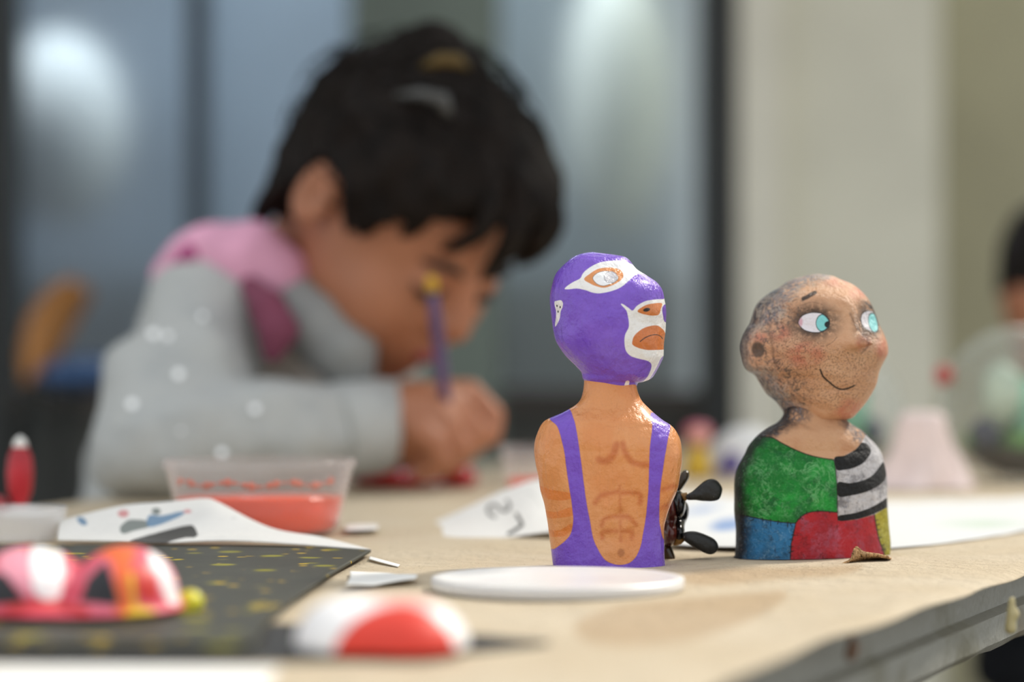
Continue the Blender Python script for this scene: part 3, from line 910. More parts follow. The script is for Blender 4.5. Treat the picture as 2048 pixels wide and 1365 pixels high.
for a, b in (((405, 880), (408, 935)), ((270, 882), (245, 892)), ((470, 890), (462, 920)), ((545, 900), (542, 945)), ((160, 838), (158, 870)), ((185, 838), (186, 872)), ((595, 985), (580, 980)), ((575, 1005), (610, 1010)), ((560, 1040), (590, 1045)), ((555, 1100), (585, 1100)), ((552, 1150), (590, 1135)), ((695, 815), (702, 845)), ((780, 800), (785, 820)), ((868, 815), (885, 835)), ((620, 880), (645, 880)), ((640, 855), (665, 880)), ((1245, 890), (1272, 885)), ((1255, 965), (1285, 965)), ((1270, 1030), (1300, 1025)), ((1290, 1090), (1318, 1085)), ((1262, 925), (1280, 920)), ((1295, 1130), (1330, 1120)), ((560, 905), (575, 935)), ((340, 870), (345, 895))):
    ln = np.minimum(ln, sd_line(q, c4([a, b]), 1.1))
sd['line'] = ln
sd['neckgrey'] = np.minimum(poly([(300, 260), (450, 190), (520, 120), (560, 90), (700, 20), (650, -100), (300, -100), (100, 200)]), poly([(1000, 60), (1060, 170), (1110, 230), (1160, 250), (1500, 250), (1300, 0), (1050, -30)]))
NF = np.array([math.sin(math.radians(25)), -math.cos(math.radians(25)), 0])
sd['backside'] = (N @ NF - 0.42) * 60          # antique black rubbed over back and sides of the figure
sd['bottomrim'] = (q[:, 1] * -1 + 1123) * 1.0
m_tb = Mat('patch_paint', '#d0a27c', 0.48, 0.3)
m_tb.mix(m_tb.rng(m_tb.noise(60, 5, 0.6), 0.4, 0.7, 0, 0.6), '#b9805a')
m_tb.paint('neckgrey', '#4c4a4e', 12, 0.9, 22, 8, fine(m_tb, 0.38, 0.54))
m_tb.paint('neckgrey', '#b5b3b5', 10, 0.6, 22, 2, fine(m_tb, 0.54, 0.64))
m_tb.paint('green', '#15762c', 0.6)
def webbing(m, name, c1, c2, c3_, lo=0.5):
    m.paint(name, c1, 0.6, 0.9, 0, 0, m.rng(m.noise(70, 5, 0.6), 0.42, 0.66))
    m.paint(name, c3_, 0.6, 0.8, 0, 0, m.rng(m.noise(110, 6, 0.7), 0.48, 0.66))
    rid = m.t.nodes.new('ShaderNodeMath'); rid.operation = 'ABSOLUTE'
    m.t.links.new(m.math('SUBTRACT', m.noise(115, 7, 0.72, dist=0.8), 0.5), rid.inputs[0])
    web = m.math('MULTIPLY', m.rng(rid.outputs[0], 0.0, 0.03, 1.0, 0.0), m.rng(m.noise(60, 3), 0.4, 0.6))
    m.paint(name, c2, 0.6, 0.7, 0, 0, web)
    m.paint(name, c2, 0.6, 0.6, 0, 0, m.rng(m.noise(480, 7, 0.85, dist=1.5), lo, lo + 0.09))
webbing(m_tb, 'green', '#1f9a38', '#79bd7e', '#14592c', 0.54)
m_tb.paint('blue', '#2f77a8', 0.6); webbing(m_tb, 'blue', '#2b5f83', '#8fb4c6', '#1d4664', 0.54)
m_tb.paint('red', '#b0222b', 0.6); webbing(m_tb, 'red', '#98232f', '#c46478', '#9c4a5c', 0.58)
m_tb.paint('yellow', '#a79a1e', 0.6); webbing(m_tb, 'yellow', '#8a8420', '#c9c063', '#6a6a1c', 0.56)
m_tb.paint('stripe', '#c9c6c7', 0.6); webbing(m_tb, 'stripe', '#b4b1b3', '#7f7d80', '#8c8a8d', 0.52)
for nm_ in ('blue', 'red', 'yellow'):
    m_tb.paint(nm_, '#23191c', 1.0, 0.6, 0, 0, m_tb.rng(m_tb.noise(240, 8, 0.8, dist=0.8), 0.52, 0.66))
m_tb.paint('green', '#123a20', 1.0, 0.55, 0, 0, m_tb.rng(m_tb.noise(90, 7, 0.75), 0.52, 0.68))
m_tb.paint('stripe', '#5f5d60', 1.0, 0.6, 0, 0, m_tb.rng(m_tb.noise(110, 7, 0.75), 0.5, 0.66))
m_tb.paint('black', '#141313', 0.7, 1, 0.8)
m_tb.paint('line', '#1d1715', 0.6, 0.9, 0.6)
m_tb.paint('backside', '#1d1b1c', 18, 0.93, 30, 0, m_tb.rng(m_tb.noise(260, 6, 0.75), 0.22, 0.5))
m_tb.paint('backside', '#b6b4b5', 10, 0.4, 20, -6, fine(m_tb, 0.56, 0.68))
m_tb.paint('bottomrim', '#14161a', 2.5, 0.8, 3)
m_tb.bump(m_tb.math('ADD', m_tb.noise(150, 6, 0.65), m_tb.math('MULTIPLY', m_tb.noise(520, 4, 0.6), 0.4)), 0.0017)
m_tb.set(Specular_IOR_Level=0.25)
torsob = mesh('torso', V, F, m_tb.m, figB, label='patchwork shirt of green, blue, red, yellow and striped patches with stitches')
for k, v in sd.items(): attr(torsob, k, v)

# =================================================================== SMALL DARK CREATURE BEHIND THE WRESTLER
DC = 1.135
cr = empty('jointed_creature', [P(1350, 1120, DC)[0], DC, TZ], 'small glossy dark brown creature with black paddle feet behind the masked wrestler', 'toy')
c6 = crop(1280, 780, 260 / 986)
m_br = plain('brown_gloss', '#4a1d16', 0.16, var=0.3, scale=60)
m_bk = plain('black_gloss', '#0c0a0a', 0.2, var=0.2)
m_pad = plain('black_rubber', '#141412', 0.5, var=0.3, scale=200, bump=0.0006, bscale=300)
m_pad.mix(m_pad.rng(m_pad.noise(600, 3), 0.68, 0.74), '#8a8a84')
m_tan = plain('tan_joint', '#8a6424', 0.35, var=0.25, scale=120)
px3 = lambda x, y, d=DC: P(*c6([(x, y)])[0], d)
k_ = DC * 0.2637 / FPX
lo = px3(60, 1345, DC - 0.03); hi = px3(420, 560, DC + 0.04)
Fd = Field(lo - [0, 0.01, 0], hi + [0, 0.01, 0], 0.0007)
Fd.ell(px3(225, 900, DC + .006), [75 * k_, 0.016, 125 * k_], None, 0.002); Fd.ell(px3(215, 1080, DC + .004), [80 * k_, 0.017, 110 * k_], None, 0.002)
Fd.build('body', m_br.m, cr)
Fd = Field(lo - [0, 0.01, 0], hi + [0, 0.01, 0], 0.0007)
Fd.ell(px3(292, 870, DC - .001), [55 * k_, 0.010, 105 * k_], None, 0.002); Fd.ell(px3(330, 920, DC + .01), [42 * k_, 0.008, 80 * k_], None, 0.002); Fd.ell(px3(290, 1080, DC), [50 * k_, 0.010, 85 * k_], None, 0.002); Fd.ell(px3(300, 1010, DC + .008), [40 * k_, 0.008, 60 * k_], None, 0.002)
Fd.build('shell', m_bk.m, cr)
Fd = Field(lo - [0, 0.01, 0], hi + [0, 0.01, 0], 0.0007)
Fd.cap(px3(205, 1215), 42 * k_, px3(225, 1275), 44 * k_, 0.002)
Fd.build('foot', plain('dark_bronze', '#3b2c14', 0.15, var=0.3, scale=80).m, cr)
tube('joint', [px3(296, 845, DC - .004), px3(335, 812, DC - .006), px3(362, 800, DC - .006)], [34 * k_, 32 * k_, 22 * k_], m_tan.m, cr, 14)
tube('joint', [px3(262, 1150, DC - .004), px3(300, 1140, DC - .006), px3(335, 1120, DC - .006)], [34 * k_, 34 * k_, 24 * k_], m_tan.m, cr, 14)


def paddle(outline, mat, name, d0, th, tilt=0.0):
    pts = catmull(c6(outline), 6, True)
    cen = pts.mean(0)
    V, Fc = [], []
    n = len(pts)
    for s_, hgt in ((1.0, 0.0), (0.93, 0.7), (0.75, 1.0), (0.4, 1.15)):
        for sg in (1, -1):
            for p in pts:
                a = cen + (p - cen) * s_
                w = P(a[0], a[1], d0 + tilt * (a[0] - cen[0]) * DC / FPX)
                w[1] -= sg * hgt * th
                V.append(w)
    for lv in range(3):
        for sg in range(2):
            for i in range(n):
                a = (lv * 2 + sg) * n; b = ((lv + 1) * 2 + sg) * n
                f = (a + i, a + (i + 1) % n, b + (i + 1) % n, b + i)
                Fc.append(f if sg else f[::-1])
    Fc.append(tuple(6 * n + i for i in range(n))); Fc.append(tuple(7 * n + n - 1 - i for i in range(n)))
    o = mesh(name, V, Fc, mat, cr)
    b_ = bmesh.new(); b_.from_mesh(o.data); bmesh.ops.remove_doubles(b_, verts=b_.verts, dist=1e-6); bmesh.ops.recalc_face_normals(b_, faces=b_.faces); b_.to_mesh(o.data); b_.free()
    return o


paddle([(352, 800), (400, 770), (480, 700), (530, 678), (575, 685), (610, 720), (625, 760), (605, 825), (560, 845), (480, 845), (420, 838), (360, 835)], m_pad.m, 'paddle', DC - .006, 0.004, 0.4)
paddle([(318, 1110), (345, 1080), (420, 1075), (510, 1105), (570, 1140), (595, 1190), (575, 1235), (530, 1250), (470, 1230), (400, 1190), (340, 1150)], m_pad.m, 'paddle', DC - .006, 0.004, 0.4)
paddle([(270, 765), (290, 690), (315, 630), (345, 608), (372, 620), (370, 670), (330, 735), (300, 770)], plain('dark_olive_gloss', '#33260f', 0.25, var=0.3).m, 'paddle', DC + .012, 0.004, 0.4)

# torn flap of kraft paper at the foot of the bald figure
m_torn = plain('torn_kraft', '#a8845a', 0.85, var=0.25, scale=300, bump=0.0006, bscale=500)
o, V = sheet('torn_paper_flap', [[(1668, 1135), (1690, 1134), (1708, 1130), (1726, 1127), (1752, 1124), (1784, 1121)], [(1664, 1133, 1.112), (1690, 1129, 1.112), (1706, 1124, 1.111), (1724, 1117, 1.112), (1752, 1115, 1.114), (1780, 1119, 1.115)],
    [(1672, 1132, 1.108), (1692, 1127, 1.107), (1709, 1118, 1.108), (1716, 1110, 1.11), (1744, 1112, 1.113), (1770, 1117, 1.115)], [(1680, 1131, 1.106), (1698, 1126, 1.106), (1710, 1099, 1.109), (1717, 1101, 1.111), (1730, 1112, 1.113), (1764, 1117, 1.115)]], m_torn.m, None, (40, 90), 0.0005, 0.0, 3)
me_ = o.data
for v_ in me_.vertices:
    v_.co.z += random.uniform(-.0004, .0004) if v_.co.z > TZ + .002 else 0
tag(o, 'small torn curl of brown paper at the foot of the patchwork figure', 'paper scrap')

# =================================================================== CONTAINERS
m_clear = clearmat('clear_plastic', '#f2e9e6', 0.12, 0.09)
m_liq = Mat('red_paint_water', '#ff5228', 0.15)
m_smear = plain('red_smear', '#d9694f', 0.4)
m_lid = Mat('white_plastic_lid', '#e9e7e4', 0.4)
m_lid.set(Transmission_Weight=0.25, IOR=1.2, Subsurface_Weight=0.0)
m_lid.mix(m_lid.rng(m_lid.noise(35, 3), 0.5, 0.75, 0, 0.5), '#d9d3d6')


def tub(px, py, y, r, h, fill, label, smear=True, taper=0.82, wall=None, group='plastic tubs on the table'):
    c = np.array([P(px, py, y)[0], y, TZ + 0.0022])
    e = empty('plastic_tub', c, label, 'tub', group)
    rb = r * taper
    t = 0.0011
    prof = [(0, 0), (rb * 0.95, 0), (rb, 0.002), (r * 0.965, h - 0.006), (r * 0.985, h - 0.005), (r, h - 0.004), (r, h), (r - 0.002, h), (r * 0.965 - t, h - 0.004), (rb - t, 0.002 + t), (rb * 0.9, t), (0, t)]
    lathe('wall', prof, c, (wall or m_clear).m, e, 96)
    if fill:
        rf = rb - t + (r * 0.965 - rb) * fill / h
        ring = [(0, t + .0002), (rb * 0.9, t + .0002), (rb - t - .0003, 0.004), (rf - .0004, fill), (0, fill)]
        lathe('liquid', ring, c, m_liq.m, e, 72)
    if smear:
        rs = rb - t + (r * 0.965 - rb) * (h - 0.013) / h - 0.0006
        n = 90
        V, Fc = [], []
        for i in range(n):
            a = math.radians(205 + 130 * i / (n - 1))
            ht = 0.0011 + 0.0009 * math.sin(i * 0.6) + 0.0006 * math.sin(i * 1.7)
            for s_ in (-1, 1):
                V.append(c + [rs * math.cos(a), rs * math.sin(a), h - 0.0115 + 0.001 * math.sin(i * .23) + s_ * max(ht, 0.0002)])
        for i in range(n - 1): Fc.append((2 * i, 2 * i + 2, 2 * i + 3, 2 * i + 1))
        o = mesh('paint_smear', V, Fc, m_smear.m, e)
        md = o.modifiers.new('t', 'SOLIDIFY'); md.thickness = 0.0002
    return e


tub(519, 1070, 1.30, 0.0518, 0.0395, 0.0195, 'clear plastic tub half full of red paint water beside the torn newspaper')
tub(15, 1070, 1.245, 0.0300, 0.0170, 0, 'shallow cloudy plastic cup at the left edge beside the painted lumps', False, 0.86, clearmat('cloudy_plastic', '#eceae8', 0.3, 0.35))
tub(1075, 980, 1.62, 0.0250, 0.0360, 0.014, 'small clear plastic cup with pink water behind the masked wrestler', False, 0.78)

lidc = np.array([P(1115, 1178, 0.98)[0], 0.98, TZ]); lid_e = empty('round_tub_cover', lidc, 'round translucent white plastic lid lying in front of the masked wrestler', 'lid')
R_ = 0.0512
lathe('disc', [(0, 0.0035), (R_ * .86, 0.0035), (R_ * .9, 0.0045), (R_ * .97, 0.0050), (R_, 0.0045), (R_, 0.0005), (R_ * .985, 0), (R_ * .96, 0), (R_ * .96, 0.0026), (R_ * .84, 0.0022), (0, 0.0022)], lidc + [0, 0, 0.0018], m_lid.m, lid_e, 96, wob=0.004)

# =================================================================== PAPERS
m_news = Mat('newsprint', '#e4e2dd', 0.7, 0.3)
m_news.mix(m_news.rng(m_news.noise(30, 4), 0.45, 0.75, 0, 0.4), '#d3d2ce')
m_news.mix(m_news.rng(m_news.noise(420, 2, 0.5, (0.5, 1, 1)), 0.62, 0.72, 0, 0.18), '#8b8a88')
m_news.paint('ink', '#3b3a38', 1.2, 0.95, 2).paint('inkgrey', '#6f7773', 1.5, 0.9, 2).paint('inkblue', '#6d8ba6', 1.5, 0.95, 2).paint('inkred', '#c9787a', 2, 0.8, 3)
o, V = sheet('newspaper', [[(120, 1056, 1.25), (240, 1028, 1.245), (330, 1020, 1.24), (405, 1013, 1.235), (436, 1020, 1.23), (500, 1055, 1.225)],
                           [(118, 1066, 1.235), (230, 1052, 1.23), (310, 1045, 1.225), (400, 1030, 1.22), (460, 1045, 1.218), (560, 1078, 1.215)],
                           [(116, 1084, 1.22), (210, 1086, 1.21), (270, 1086, 1.207), (330, 1086, 1.205), (450, 1076, 1.203), (640, 1090, 1.20)],
                           [(116, 1096, 1.20), (210, 1098, 1.19), (270, 1100, 1.185), (322, 1102, 1.18), (480, 1098, 1.18), (742, 1116, 1.16)]], m_news.m, None, (50, 80), 0.0005, 0.0, 1, 0.004)
tag(o, 'torn crumpled newspaper sheet with a black picture lying over the black cardboard', 'newspaper')
c7 = crop(120, 990, 360 / 2048)
q = proj(V)
attr(o, 'ink', sd_poly(q, c7([(800, 525), (1040, 450), (1300, 380), (1470, 345), (1530, 370), (1562, 480), (1400, 495), (1150, 565), (1000, 600), (880, 570)])))
attr(o, 'inkgrey', np.minimum(sd_poly(q, c7([(680, 380), (720, 330), (800, 285), (990, 300), (1020, 365), (850, 410), (715, 445)])), sd_ell(q, c7([(1095, 190)])[0], 9, 7)))
attr(o, 'inkblue', np.minimum(sd_poly(q, c7([(985, 300), (1030, 225), (1150, 240), (1390, 190), (1400, 230), (1200, 320), (1020, 368)])), sd_ell(q, c7([(250, 300)])[0], 12, 7, 40)))
attr(o, 'inkred', np.minimum(sd_ell(q, c7([(720, 215)])[0], 11, 8), sd_ell(q, c7([(1450, 190)])[0], 8, 4)))

o, V = sheet('newspaper', [[(690, 1066), (790, 1063), (860, 1054, 1.40), (940, 1015, 1.40), (1000, 986, 1.40), (1060, 965, 1.39), (1105, 962, 1.38), (1160, 975, 1.37)],
                           [(690, 1074), (790, 1072), (870, 1066, 1.34), (950, 1046, 1.34), (1000, 1030, 1.34), (1060, 1015, 1.33), (1105, 1012, 1.33), (1160, 1016, 1.32)],
                           [(692, 1081), (790, 1081), (880, 1081), (950, 1079, 1.275), (1010, 1078, 1.27), (1060, 1071, 1.265), (1105, 1066, 1.26), (1160, 1066, 1.255)]], m_news.m, None, (60, 110), 0.0005)
tag(o, 'white newspaper corner with big black numerals propped up beside the masked wrestler', 'newspaper')
q = proj(V)
cg = crop(900, 940, 210 / 1792)
g_ = sd_line(q, cg([(760, 800), (690, 770), (645, 700), (660, 640), (740, 600), (820, 640), (880, 690), (940, 705), (1000, 670), (1015, 600), (970, 530)]), 3.0)
g_ = np.minimum(g_, sd_line(q, cg([(1130, 760), (1180, 840), (1230, 930), (1200, 965), (1100, 1040), (1000, 1090)]), 3.4))
attr(o, 'ink', g_)
attr(o, 'inkgrey', np.minimum(sd_line(q, cg([(1290, 380), (1370, 400), (1460, 460), (1500, 540), (1580, 640)]), 0.6), sd_ell(q, (1075, 985), 0.1, 0.1)))
attr(o, 'inkblue', np.full(len(q), 60.0))
attr(o, 'inkred', sd_poly(q, [(758, 1062), (835, 1056), (850, 1072), (800, 1078), (760, 1074)]))

m_white = Mat('white_paper', '#d6d7d6', 0.7, 0.3)
m_white.paint('pblue', '#5f86bd', 6, 0.8, 6).paint('pgreen', '#a9c2a4', 8, 0.6, 8)
o, V = sheet('drawing_paper', [[(1335, 992), (1500, 1004), (1780, 1010), (2090, 1003)], [(1335, 1050), (1500, 1056), (1780, 1052), (2090, 1036)], [(1338, 1098, 1.19), (1480, 1106, 1.178), (1785, 1106), (2090, 1066)]], m_white.m, None, (30, 60), 0.0004, 0.0006, 5, 0.0022)
tag(o, 'white drawing paper with faint blue and green paint behind the two figurines', 'paper')
q = proj(V)
attr(o, 'pblue', np.minimum(sd_ell(q, (1455, 1050), 34, 12, -8), sd_ell(q, (1405, 1020), 30, 5, -10)))
attr(o, 'pgreen', sd_ell(q, (1965, 1048), 60, 7))
m_pw = plain('blank_paper', '#ecebe6', 0.75, var=0.05)
o, V = sheet('paper_sheet', [[(-90, 1346), (300, 1347), (560, 1352)], [(-90, 1400), (250, 1400), (520, 1400)], [(-90, 1460), (250, 1460), (480, 1460)]], m_pw.m, None, (12, 16), 0.0004, 0.0, 6, 0.0022)
tag(o, 'blank white paper edge at the bottom left in front of the black cardboard', 'paper')
o, V = sheet('paper_scrap', [[(700, 1158), (760, 1160), (800, 1164), (835, 1172)], [(700, 1170), (755, 1168), (800, 1171), (834, 1175)], [(690, 1190), (740, 1186), (790, 1182), (830, 1179)]], m_pw.m, None, (16, 24), 0.0004, 0.0012, 7, 0.003)
tag(o, 'small grey white paper scrap right of the black cardboard point', 'paper scrap')
o, V = sheet('paper_scrap', [[(740, 1122), (770, 1131), (800, 1139)], [(738, 1127), (765, 1135), (796, 1143)]], m_pw.m, None, (8, 16), 0.0004, 0.0006, 8, 0.002)
tag(o, 'thin white paper sliver pointing from the newspaper corner', 'paper scrap')
o, V = sheet('paper_scrap', [[(690, 1066), (720, 1064), (756, 1064)], [(692, 1078), (720, 1077), (756, 1075)]], m_pw.m, None, (8, 16), 0.0004, 0.001, 9, 0.0035)
tag(o, 'little white paper bit beside the base of the paint water tub', 'paper scrap')

# black cardboard with yellow splashes
m_card = Mat('black_card', '#3b3c33', 0.6, 0.3)
m_card.mix(m_card.rng(m_card.noise(40, 3), 0.45, 0.7, 0, 0.5), '#45463b')
m_card.mix(m_card.math('MULTIPLY', m_card.rng(m_card.voronoi(42), 0.16, 0.3, 0.9, 0.0), m_card.rng(m_card.noise(20, 2), 0.42, 0.5)), '#8f8a1c')
m_card.mix(m_card.math('MULTIPLY', m_card.rng(m_card.voronoi(90), 0.16, 0.28, 0.95, 0.0), m_card.rng(m_card.noise(28, 2), 0.46, 0.52)), '#c9a820')
o, V = sheet('black_cardboard', [[(-80, 1108), (150, 1108), (330, 1106), (560, 1108), (742, 1118)], [(-80, 1170), (140, 1170), (320, 1168), (500, 1168), (655, 1172)], [(-80, 1240), (130, 1240), (300, 1240), (440, 1242), (560, 1246)], [(-80, 1320), (120, 1320), (280, 1318), (400, 1318), (500, 1318)]], m_card.m, None, (40, 50), 0.0012, 0.0, 10, 0.0042)
tag(o, 'black cardboard sheet spattered with yellow paint under the painted lumps', 'cardboard')
m_card2 = plain('matt_black_card', '#161614', 0.6, var=0.2)
m_card2.mix(m_card2.rng(m_card2.voronoi(90), 0.1, 0.18, 0.7, 0.0), '#6f6c1e')
o, V = sheet('black_cardboard', [[(-80, 1255), (300, 1258), (640, 1262), (860, 1275), (1098, 1297)], [(-80, 1300), (250, 1302), (600, 1305), (850, 1302), (1096, 1298)], [(-80, 1338), (250, 1340), (560, 1342), (840, 1325), (1095, 1300)]], m_card2.m, None, (20, 40), 0.0012, 0.0, 11, 0.0022)
tag(o, 'lower black cardboard with a pointed corner under the red and white dome', 'cardboard')

# =================================================================== PAINTED LUMPS IN FRONT
m_lump = Mat('lump_paint', '#d8455a', 0.35)
m_lump.mix(m_lump.rng(m_lump.noise(45, 3), 0.4, 0.7, 0, 0.8), '#e9788c')
for nme, cc, sf in (('lpink', '#f2a0b0', 6), ('lorange', '#ef6a32', 5), ('lwhite', '#f6f3f2', 4), ('lred', '#cf2416', 5), ('lyellow', '#f2c21e', 5), ('lblack', '#1c1e24', 3)):
    m_lump.paint(nme, cc, sf, 1, 3)
m_lump.set(Roughness=0.5)
DL = 0.86
s_ = DL / FPX
mk = empty('painted_mask', [P(190, 1240, DL)[0], DL, TZ], 'pink, white, black and orange painted two-humped clay mask at the left front', 'mask')
Fd = Field(P(-130, 1270, DL) - [0, .05, 0], P(430, 1060, DL) + [0, .05, 0], 0.0014)
Fd.ell(P(60, 1185, DL), [115 * s_, 0.028, 92 * s_], None, 0.004)
Fd.ell(P(250, 1185, DL), [105 * s_, 0.026, 92 * s_], None, 0.004)
Fd.ell(P(150, 1235, DL - .004), [250 * s_, 0.036, 34 * s_], None, 0.006)
Fd.f = np.maximum(Fd.f, (TZ + 0.0056 - (Fd.lo[2] + Fd.h * np.arange(Fd.n[2])))[None, None, :].astype(np.float32))
o = Fd.build('body', m_lump.m, mk)
V = np.empty(len(o.data.vertices) * 3); o.data.vertices.foreach_get('co', V); q = proj(V.reshape(-1, 3))
attr(o, 'lpink', np.minimum(sd_poly(q, [(0, 1110), (50, 1095), (60, 1150), (60, 1195), (20, 1160), (0, 1140)]), sd_ell(q, (330, 1150), 26, 50, -25)))
attr(o, 'lorange', sd_poly(q, [(150, 1105), (220, 1085), (270, 1095), (262, 1140), (275, 1220), (230, 1225), (228, 1150), (215, 1115)]))
attr(o, 'lwhite', np.minimum(sd_poly(q, [(65, 1095), (118, 1090), (126, 1150), (118, 1195), (75, 1195), (62, 1150)]), sd_poly(q, [(295, 1105), (320, 1115), (345, 1160), (358, 1205), (335, 1205), (320, 1160)])))
attr(o, 'lred', np.minimum(sd_ell(q, (290, 1165), 24, 40, -20), sd_line(q, [(20, 1218), (110, 1212), (170, 1225)], 8)))
attr(o, 'lyellow', np.minimum(sd_ell(q, (282, 1235), 32, 20), np.minimum(sd_ell(q, (112, 1090), 18, 12), sd_line(q, [(262, 1150), (270, 1220)], 5))))
attr(o, 'lblack', np.minimum(sd_poly(q, [(158, 1205), (175, 1160), (212, 1122), (225, 1160), (240, 1212)], False), sd_poly(q, [(-20, 1145), (10, 1150), (52, 1205), (-20, 1212)], False)))
Fd = Field(P(320, 1255, DL) - [0, .03, 0], P(440, 1140, DL) + [0, .03, 0], 0.001)
Fd.ell(P(380, 1205, DL + .01), [28 * s_, .006, 26 * s_], None, .003); Fd.ell(P(350, 1215, DL + .01), [40 * s_, .008, 18 * s_], None, .003)
o = Fd.build('paint_blob', plain('lime_paint', '#d6cf2a', 0.3).m, mk, label='lime yellow paint blob at the end of the mask')

DR = 0.762; s_ = DR / FPX
m_dome = Mat('dome_paint', '#f2f0ef', 0.35)
m_dome.paint('dpink', '#e9a69a', 10, 0.8, 4).paint('dred', '#dd3a28', 4, 1, 4); m_dome.set(Roughness=0.5)
Fd = Field(P(570, 1345, DR) - [0, .045, 0], P(960, 1160, DR) + [0, .045, 0], 0.0012)
Fd.ell(P(700, 1290, DR), [112 * s_, 0.022, 98 * s_], None, .006); Fd.ell(P(815, 1295, DR), [125 * s_, 0.024, 98 * s_], None, .006)
Fd.f = np.maximum(Fd.f, (TZ + 0.0036 - (Fd.lo[2] + Fd.h * np.arange(Fd.n[2])))[None, None, :].astype(np.float32))
o = Fd.build('painted_dome', m_dome.m)
tag(o, 'blurred red and white painted egg-like dome at the front', 'painted dome')
V = np.empty(len(o.data.vertices) * 3); o.data.vertices.foreach_get('co', V); q = proj(V.reshape(-1, 3))
attr(o, 'dred', sd_poly(q, [(664, 1330), (672, 1290), (700, 1250), (745, 1222), (800, 1210), (850, 1222), (890, 1255), (912, 1300), (915, 1360), (660, 1360)]))
attr(o, 'dpink', sd_ell(q, (830, 1200), 80, 18))

# red figurine at the far left, behind the cup
fr = empty('red_figurine', [P(38, 1030, 1.42)[0], 1.42, TZ], 'small red painted egg-shaped figurine with pale tip and white foot at the left edge', 'figurine')
m_red = plain('red_paint', '#b3202c', 0.4, var=0.2, scale=60)
s_ = 1.42 / FPX
c = P(40, 978, 1.42)
lathe('body', [(0.001, 0.042 * 1.3), (0.004, 0.052), (0.0068, 0.046), (0.0078, 0.036), (0.007, 0.026), (0.004, 0.018), (0.003, 0.014), (0.001, 0.0135)], [c[0], 1.42, TZ - 0.0075], m_red.m, fr, 32)
lathe('tip', [(0.0005, 0.0), (0.003, -0.002), (0.0045, -0.006), (0.003, -0.0075), (0.0005, -0.0075)], [c[0], 1.42, TZ + 0.0505], m_pw.m, fr, 24)
lathe('foot', [(0.0005, 0.0095), (0.006, 0.009), (0.012, 0.0055), (0.015, 0.0024), (0.0005, 0.0022)], [c[0] + 0.002, 1.42, TZ], m_pw.m, fr, 32)
rb = Field(P(-60, 1040, 1.42) - [0, .03, 0], P(60, 985, 1.42) + [0, .03, 0], 0.0012)
rb.ell(P(-10, 1018, 1.42), [0.009, 0.010, 0.008], None, .003)
tag(rb.build('red_clay_lump', m_red.m), 'red painted clay lump cut by the left edge beside the red figurine', 'clay lump')

# =================================================================== FAR TABLE THINGS
m_glass = clearmat('globe_glass', '#dfe6e2', 0.06, 0.14, 1.0)
m_moss = plain('moss', '#4f7a3a', 0.9, var=0.5, scale=60, bump=0.004, bscale=150)
m_leaf = plain('jade_leaf', '#6fae8e', 0.5, var=0.3, scale=30)
m_navy = plain('navy_cloth', '#14171f', 0.8, var=0.2)
m_soil = plain('dark_soil', '#3b2f27', 0.9, var=0.3, scale=90)


m_pale = plain('pale_succulent', '#a9b8a2', 0.6, var=0.25, scale=40); m_navyp = plain('navy_pebble', '#27304a', 0.4, var=0.3, scale=60)


def globe(px, py, y, rpx, label):
    r = rpx * y / FPX
    c = np.array([P(px, py, y)[0], y, TZ + 0.0025 + r])
    e = empty('glass_globe', [c[0], y, TZ], label, 'glass globe', 'glass globes on the far table')
    def ball(rr, name, mat, lo=-90, hi=90, flip=False):
        a = np.radians(np.linspace(lo, hi, 40))
        return [(max(1e-5, rr * math.cos(t)), rr * math.sin(t)) for t in a]
    outer = ball(r, '', None); inner = ball(r - 0.0015, '', None)
    oo = lathe('glass', outer, c, m_glass.m, e, 64)
    rs = r - 0.004
    a = np.radians(np.linspace(-90, -38, 16))
    lathe('soil', [(max(1e-5, rs * math.cos(t)), rs * math.sin(t)) for t in a] + [(1e-5, rs * math.sin(a[-1]))], c, m_soil.m, e, 40)
    Fd = Field(c - r, c + r, r / 34)
    for _ in range(7):
        an = random.uniform(0, 6.28); q_ = random.uniform(0, .5) * r
        Fd.ell(c + [q_ * math.cos(an), q_ * math.sin(an), -r * .5], [r * .24, r * .24, r * random.uniform(.16, .3)], None, r * .08)
    Fd.rough(r * .02, 300 / (r / 0.05), 3)
    Fd.build('moss', m_moss.m, e)
    for nm, mt, off, rad in (('succulent', m_pale, (-.30, -.35, .12), (.30, .22, .40)), ('succulent', m_leaf, (.12, -.38, -.08), (.30, .20, .42)), ('pebble', m_navyp, (-.52, -.38, -.36), (.20, .16, .20)), ('pebble', m_navyp, (.46, -.45, -.30), (.18, .16, .22))):
        Fq = Field(c - r, c + r, r / 30)
        Fq.ell(c + np.array(off) * r, np.array(rad) * r, None, r * .05)
        Fq.rough(r * .02, 200 * .05 / r, 7)
        Fq.build(nm, mt.m, e)
    for kx in range(6):
        an = kx * 1.05 + 0.3; rr = r * 0.42
        pts = [c + [0.2 * rr * math.cos(an), 0.2 * rr * math.sin(an), -.45 * r], c + [.6 * rr * math.cos(an), .6 * rr * math.sin(an), -.05 * r], c + [1.05 * rr * math.cos(an), 1.05 * rr * math.sin(an), .28 * r], c + [1.3 * rr * math.cos(an), 1.3 * rr * math.sin(an), .34 * r]]
        tube('leaf', catmull(pts, 5), np.interp(np.linspace(0, 1, 16), [0, .5, 1], [.05 * r, .17 * r, .01 * r]), m_leaf.m, e, 10, 0.25)
    return e, c, r


